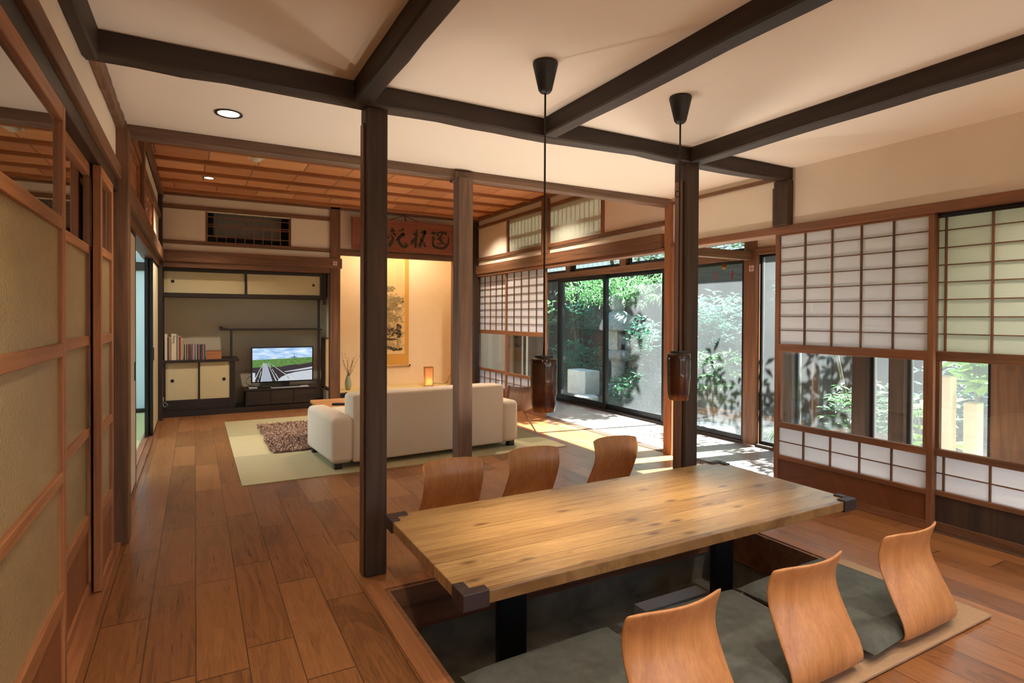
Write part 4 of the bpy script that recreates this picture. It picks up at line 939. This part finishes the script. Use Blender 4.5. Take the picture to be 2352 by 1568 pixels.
# ================================================================== GARDEN
def ground_mat():
    b = NB('mossy_ground'); n = b.noise(b.coord(), 1.6, 6, .65); n2 = b.noise(b.coord(), 9, 5)
    c = b.ramp(b.math('MULTIPLY_ADD', n2, .35, b.math('MULTIPLY', n, .7)), [(.35, C(60, 54, 46)), (.5, C(96, 92, 72)), (.65, C(140, 134, 122))]); b.link(c, b.p.inputs['Base Color']); b.p.inputs['Roughness'].default_value = .95
    b.bump(n2, .5, .03); return b.m
tag(MB().box(4.76, 14, -5, 17, -.40, -.30).build('ground', ground_mat()), kind='structure')
S('trim_120', MB().box(4.74, 5.05, -1.6, 8.6, -.3, -.06), plain('step_stone', C(168, 160, 150), .9, var=.15, vscale=6), .01)
GZ = -.30
fence_m = planks('fence_boards', .15, 9, 'Y', [(.1, C(66, 58, 54)), (.9, C(116, 106, 98))], rough=.85, gap=.03, endgap=0, bumpy=.4)
t = thing('board_fence', (8.6, 6, GZ), 'tall weathered grey board fence at the back of the garden', 'fence')
bx('boards', fence_m, t, 8.6, 8.63, -4, 16.5, GZ, 2.3); bx('boards', planks('fence_boards_end', .15, 9, 'X', [(.1, C(66, 58, 54)), (.9, C(116, 106, 98))], rough=.85, gap=.03, endgap=0), t, 4.8, 8.6, 13.4, 13.43, GZ, 2.3)
for y in (-3, 0, 3, 6, 9, 12): bx('post', wood('grey', 'Z'), t, 8.52, 8.60, y, y+.08, GZ, 2.35)
bx('cap_rail', wood('grey', 'Y'), t, 8.56, 8.66, -4, 16.5, 2.3, 2.34)
LC = {'dark': ((34, 74, 50), (74, 124, 82)), 'mid': ((54, 104, 60), (116, 164, 102)), 'bright': ((112, 160, 60), (182, 214, 110)), 'blue': ((44, 96, 78), (104, 158, 130))}
def leaf_mat(k):
    n_ = 'leaf_' + k
    if n_ in MATS: return MATS[n_]
    b = NB(n_); n = b.noise(b.coord(), 7, 3); c = b.ramp(n, [(.3, C(*LC[k][0])), (.7, C(*LC[k][1]))]); b.link(c, b.p.inputs['Base Color']); b.p.inputs['Roughness'].default_value = .35
    tl = b.new('ShaderNodeBsdfTranslucent'); b.link(c, tl.inputs[0]); mx = b.new('ShaderNodeMixShader'); mx.inputs[0].default_value = .35
    b.link(b.p.outputs[0], mx.inputs[1]); b.link(tl.outputs[0], mx.inputs[2]); b.link(mx.outputs[0], b.out.inputs[0]); MATS[n_] = b.m; return b.m
def leafy(m, c, r, n, L, rnd, droop=.3, aspect=.3, whorl=5):
    """n leaves in whorls scattered in an ellipsoid"""
    k = 0
    while k < n:
        d = Vector((rnd.gauss(0, 1), rnd.gauss(0, 1), rnd.gauss(0, 1))).normalized()*rnd.random()**.45
        p = Vector((c[0]+d.x*r[0], c[1]+d.y*r[1], c[2]+d.z*r[2])); a0 = rnd.uniform(0, 6.28); ln = L*rnd.uniform(.7, 1.2)
        for q in range(whorl):
            a = a0+q*6.283/whorl+rnd.uniform(-.4, .4); e = rnd.uniform(-droop, .7); dr = Vector((math.cos(a)*math.cos(e), math.sin(a)*math.cos(e), math.sin(e)))
            s = dr.cross(Vector((0, 0, 1))).normalized()*ln*aspect*.5; up = Vector((0, 0, ln*.06))
            a1 = p+dr*ln*.1; b1 = p+dr*ln*.5-up*.0; tip = p+dr*ln-Vector((0, 0, ln*.18))
            m.poly([a1, b1+s, tip, b1-s]); k += 1
def plant(name, loc, r, n, L, tone, label, cat, group=None, seed=1, stems=4, trunk=None, **kw):
    rnd = random.Random(seed); c = loc; t = thing(name, (c[0], c[1], GZ), label, cat, group); m = MB(); m.open = True
    leafy(m, c, r, n, L, rnd, **kw); m.build('foliage', leaf_mat(tone), t)
    k = MB()
    if trunk:
        k.tube([(c[0]+trunk[1], c[1]+trunk[2], GZ), (c[0]+trunk[1]*.5, c[1]+trunk[2]*.4, (GZ+c[2])/2), c], [trunk[0], trunk[0]*.8, trunk[0]*.5], 10)
    else:
        for q in range(stems):
            a = rnd.uniform(0, 6.28); k.tube([(c[0]+.05*math.cos(a), c[1]+.05*math.sin(a), GZ), (c[0]+r[0]*.4*math.cos(a), c[1]+r[1]*.4*math.sin(a), c[2]), (c[0]+r[0]*.6*math.cos(a), c[1]+r[1]*.6*math.sin(a), c[2]+r[2]*.6)], [.014, .01, .005], 6)
    k.build('trunk' if trunk else 'stems', wood('grey', 'Z'), t, smooth=True)
G = 'garden shrubs beyond the glass doors'
sh = [((7.3, 10.3, .25), (.55, .85, .5), 1500, .13, 'blue', 'bushy evergreen shrub left of the stone lantern, behind the left glass pane'),
      ((6.5, 7.35, -.02), (.45, .8, .32), 1500, .12, 'dark', 'low evergreen shrub in front of the stone lantern behind the middle glass pane'),
      ((6.9, 7.75, .7), (.30, .30, .55), 700, .14, 'blue', 'leafy shrub just right of the stone lantern'),
      ((6.6, 5.9, .35), (.45, .55, .45), 1300, .13, 'mid', 'mid height shrub behind the pane next to the corner post'),
      ((7.2, 6.5, 1.15), (.5, .8, .55), 1500, .14, 'blue', 'tall shrub rising behind the pane next to the corner post'),
      ((7.7, 8.6, .1), (.4, .6, .35), 800, .12, 'dark', 'small shrub at the fence behind the stone lantern'),
      ((6.4, 3.6, .15), (.45, .5, .4), 900, .12, 'mid', 'shrub seen through the left end of the low window in the near shoji'),
      ((6.7, 2.9, .45), (.4, .4, .4), 700, .12, 'blue', 'shrub seen through the middle of the low window in the near shoji'),
      ((6.5, 2.0, .05), (.4, .4, .28), 600, .12, 'mid', 'low shrub behind the pale timber posts')]
for i, (c, r, n, L, tone, lab) in enumerate(sh): plant('garden_shrub', c, r, n, L, tone, lab, 'shrub', G, seed=20+i)
plant('garden_shrub', (7.9, 10.9, 1.25), (.35, .75, .45), 420, .17, 'blue', 'tall thin shrub against the fence behind the left glass pane', 'shrub', G, seed=40)
plant('garden_shrub', (7.6, 12.2, 1.2), (.35, .4, .6), 320, .17, 'mid', 'tall thin shrub at the far left end of the fence', 'shrub', G, seed=41)
plant('bamboo', (7.6, 9.6, 1.85), (.5, 2.0, .40), 1700, .17, 'mid', 'drooping bamboo foliage hanging across the top of the glass doors', 'bamboo', None, seed=50, trunk=(.03, .5, .4), droop=1.1, aspect=.16)
plant('maple', (8.0, 5.2, 1.55), (.40, .75, .55), 900, .13, 'blue', 'leafy young tree against the fence behind the pane next to the corner post', 'tree', None, seed=51, trunk=(.03, .1, .1))
plant('fatsia', (5.75, 2.25, .80), (.22, .36, .24), 110, .26, 'bright', 'bright green large-leaved plant right of the near shoji stile', 'plant', None, seed=52, aspect=.55, whorl=6, stems=3)
plant('fatsia', (5.9, 2.85, .25), (.25, .3, .25), 80, .22, 'bright', 'bright green large-leaved plant low behind the narrow window strip', 'plant', None, seed=53, aspect=.5, whorl=6, stems=3)
plant('branch_cluster', (6.1, 4.0, 1.95), (.3, .38, .30), 110, .15, 'mid', 'sunlit leafy branch shading the pane next to the corner post', 'branch', None, seed=54, trunk=(.02, .4, -.2))
plant('branch_cluster', (6.1, 3.0, 1.95), (.35, .6, .35), 300, .15, 'mid', 'leafy branch shading the window strip above the pale timber posts', 'branch', None, seed=55, trunk=(.02, .4, -.2))
# crowns added to shade the corridor, then trees behind the fence
for i, (c, r, n, tr, lab) in enumerate([((7.3, 5.95, 3.75), (.9, 1.0, 1.2), 2300, (.07, 1.0, .6), 'added evergreen tree crown shading the middle glass door, nearest the corner post'),
        ((7.5, 7.7, 3.75), (.9, 1.1, 1.2), 2300, (.07, .9, .3), 'added evergreen tree crown for shade above the stone lantern'),
        ((7.3, 9.5, 3.75), (.9, 1.1, 1.2), 2300, (.07, 1.0, .3), 'added evergreen tree crown for shade beyond the left glass door'),
        ((7.5, 11.4, 3.75), (.9, 1.2, 1.2), 2000, (.07, .9, .3), 'added evergreen tree crown for shade, farthest left along the fence'),
        ((9.9, 4.3, 2.9), (.8, 2.4, .8), 1800, (.08, .2, .2), 'dense green trees rising behind the fence, right part'),
        ((10.2, 10, 2.8), (.8, 3.2, 1.1), 2000, (.08, .2, .2), 'dense green trees rising behind the fence, left part'),
        ((9.8, .2, 2.4), (.8, 2.2, 1.4), 1500, (.08, .2, .2), 'dense green trees behind the fence at the near end')]):
    plant('evergreen_tree', c, r, n, .22, 'dark', lab, 'tree', 'trees around the garden', seed=60+i, trunk=tr, aspect=.42)
# stone lantern
t = thing('stone_lantern', (7.5, 9.2, GZ), 'old grey stone lantern with a broad domed cap among the shrubs', 'stone lantern'); X, Y = 7.5, 9.2
stone = plain('old_stone', C(150, 150, 146), .9, var=.22, vscale=14, bump=.5, bscale=60)
MB().lathe([(.0001, 0), (.30, 0), (.30, .12), (.24, .18), (.15, .22), (.13, .45), (.14, .62), (.0001, .62)], X, Y, 28, GZ).build('pedestal', stone, t, bevel=.0)
MB().lathe([(.0001, .60), (.16, .62), (.24, .70), (.24, .80), (.17, .86), (.0001, .86)], X, Y, 6, GZ).build('platform', stone, t, bevel=.012)
m = MB(); MB()
m.box(X-.15, X-.12, Y-.15, Y+.15, .56, .98).box(X+.12, X+.15, Y-.15, Y+.15, .56, .98).box(X-.12, X+.12, Y-.15, Y-.06, .56, .98).box(X-.12, X+.12, Y+.06, Y+.15, .56, .98).box(X-.06, X+.06, Y-.15, Y+.15, .56, .68).box(X-.06, X+.06, Y-.15, Y+.15, .86, .98)
m.build('light_box', stone, t, bevel=.006); bx('window_recess', plain('recess_dark', C(40, 38, 36), .9), t, X-.125, X-.118, Y-.04, Y+.04, .72, .84)
MB().lathe([(.0001, 1.22), (.30, 1.22), (.38, 1.24), (.385, 1.28), (.34, 1.42), (.26, 1.52), (.16, 1.60), (.12, 1.62), (.0001, 1.62)], X, Y, 36, GZ+.02).build('cap', stone, t, smooth=True)
MB().lathe([(.0001, 1.60), (.12, 1.62), (.125, 1.70), (.13, 1.82), (.10, 1.92), (.05, 1.97), (.0001, 1.98)], X, Y, 24, GZ+.02).build('finial', stone, t, smooth=True)
tag(bx('stone_block', plain('pale_stone', C(206, 204, 198), .9, var=.1, vscale=9), None, 6.5, 6.85, 8.95, 9.55, GZ, .18, bevel=.02), 'pale rectangular stone block lying behind the left glass pane', 'stone')
pale_timber = plain('sunlit_timber', C(222, 196, 150), .8, var=.06, vscale=10)
for a, b_, zt, lab in ((2.375, 2.495, .74, 'taller pale cut timber post right of the near shoji stile'), (2.19, 2.29, .545, 'shorter pale cut timber post beside the large-leaved plant')):
    tag(bx('timber_post', pale_timber, None, 5.34, 5.44, a, b_, GZ, zt, bevel=.008), lab, 'post', 'pale timber posts outside the near shoji')
rnd = random.Random(9)
for i, (x, y, r) in enumerate(((5.9, 5.4, .34), (6.7, 5.2, .30), (5.5, 4.6, .32), (5.8, 6.3, .32), (5.6, 7.4, .3), (6.2, 8.5, .24))):
    n = 11; pts = [(x+r*rnd.uniform(.8, 1.1)*math.cos(k*6.283/n), y+r*rnd.uniform(.8, 1.1)*math.sin(k*6.283/n), GZ) for k in range(n)]
    o = MB().prism(pts, (0, 0, .09)).build('stepping_stone', plain('pale_stone', C(206, 204, 198), .9, var=.1, vscale=9), None, bevel=.02)
    tag(o, ('flat pale stepping stone %s' % ['before the pane next to the corner post', 'behind the first stone, toward the tall shrub', 'nearest the house by the corner post', 'between the shrubs behind the middle pane', 'left of the low evergreen shrub', 'in front of the pale stone block'][i]), 'stepping stone', 'stepping stones in the garden')
t = thing('grass_clump', (6.15, 4.45, GZ), 'arching grass clump at the foot of the corner post, outside', 'grass'); m = MB(); m.open = True
for k in range(110):
    a = rnd.uniform(0, 6.28); L = rnd.uniform(.25, .5); p = Vector((6.15, 4.45, GZ)); pr = None
    for i in range(6):
        s = i/5; q = p+Vector((math.cos(a)*L*s, math.sin(a)*L*s, L*1.3*s*(1.15-s))); w = Vector((-math.sin(a), math.cos(a), 0))*.006*(1-s*.9)
        if pr: m.poly([pr[0]-pr[1], pr[0]+pr[1], q+w, q-w])
        pr = (q, w)
m.build('blades', leaf_mat('mid'), t)
trim(wood('dark', 'Z'), 4.50, 4.61, 8.05, 8.16, 0, 2.16, bevel=.03)
bx_ = tag(bx('bamboo_screen', wood('pale', 'Z'), None, 5.5, 5.53, 10.2, 11.4, GZ, .75), 'low pale reed screen far left in the garden', 'screen')

# ================================================================== OTHER LAMPS, MOSTLY ADDED FILL
warm = (1, .76, .5)
for n, (x, y, z) in enumerate(((1.16, .5, 2.25), (2.2, .1, 2.25), (3.2, .9, 2.25), (.15, .9, 2.25))):  # unseen ceiling lights added as fill for table, chairs and near floor
    downlight(x, y, z, .05, 'added recessed ceiling light above and behind the camera, %s' % ['left of the middle beam', 'right of the middle beam', 'near the right wall', 'near the left wall'][n], 42, 'added ceiling lights behind the camera')
for n, (x, y) in enumerate(((3.15, 5.4), (3.15, 7.0), (2.3, 6.2))):  # unseen lights added to brighten the living room
    downlight(x, y, 2.65, .045, 'added recessed light in the wooden ceiling, %s' % ['above the lounge chair', 'above the far end of the far shoji', 'above the coffee table'][n], 80)
for n, (x, y) in enumerate(((.5, -1.1), (2.7, -1.1))):  # unseen standing uplighters added to brighten the near ceiling
    t = thing('fill_floor_lamp', (x, y, 0), 'added standing uplighter in the near %s corner behind the camera' % ('left', 'right')[n], 'lamp')
    MB().lathe([(.0001, 0), (.14, 0), (.14, .02), (.012, .03), (.012, 1.5), (.10, 1.62), (.09, 1.62), (.0001, 1.52)], x, y).build('stand', canopy_m, t, smooth=True)
    area('fill_uplight', (x, y, 1.63), .2, 12, (1, .88, .76), (math.pi, 0, 0))
for x, y, lab, pw in ((2.85, 2.82, 'small added floor uplighter standing behind the right dark post', 42), (.79, 2.81, 'small added floor uplighter standing behind the tall dark post', 26),
                      (1.42, 3.27, 'small added floor uplighter hidden behind the left chair of the far side', 20), (2.02, 3.30, 'small added floor uplighter hidden behind the middle chair of the far side', 26)):
    t = thing('fill_floor_uplighter', (x, y, 0), lab, 'lamp')  # hidden uplighter added to brighten the white ceiling strip
    MB().lathe([(.0001, .001), (.032, .001), (.032, .05), (.028, .05), (.0001, .02)], x, y, 20).build('housing', canopy_m, t, smooth=True)
    lamp('fill_uplighter_light', 'SPOT', (x, y, .055), pw, (1, .86, .72), .03, spot=116, blend=.9, rot=(math.pi, 0, 0))
# hidden lamp behind the lintel of the display alcove
t = thing('alcove_lamp', (2.6, 8.02, 2.3), 'slim tube lamp behind the lintel of the scroll alcove', 'lamp')
bx('tube', plain('tube_glow', (1, .8, .5, 1), .5, emit=(1, .74, .42, 1), es=4), t, 2.0, 3.2, 8.02, 8.05, 2.29, 2.31)
area('alcove_light', (2.65, 8.12, 2.28), 1.3, 6, (1, .85, .66), (math.radians(25), 0, 0), .08)
# cove light strip on the right wall lintel, near end
t = thing('cove_strip', (3.63, .2, 1.862), 'slim warm light strip on the lintel at the near end of the right wall', 'lamp')
bx('strip', plain('strip_glow', (1, .8, .5, 1), .5, emit=(1, .72, .4, 1), es=5), t, 3.637, 3.655, -.9, 1.1, 1.857, 1.865)
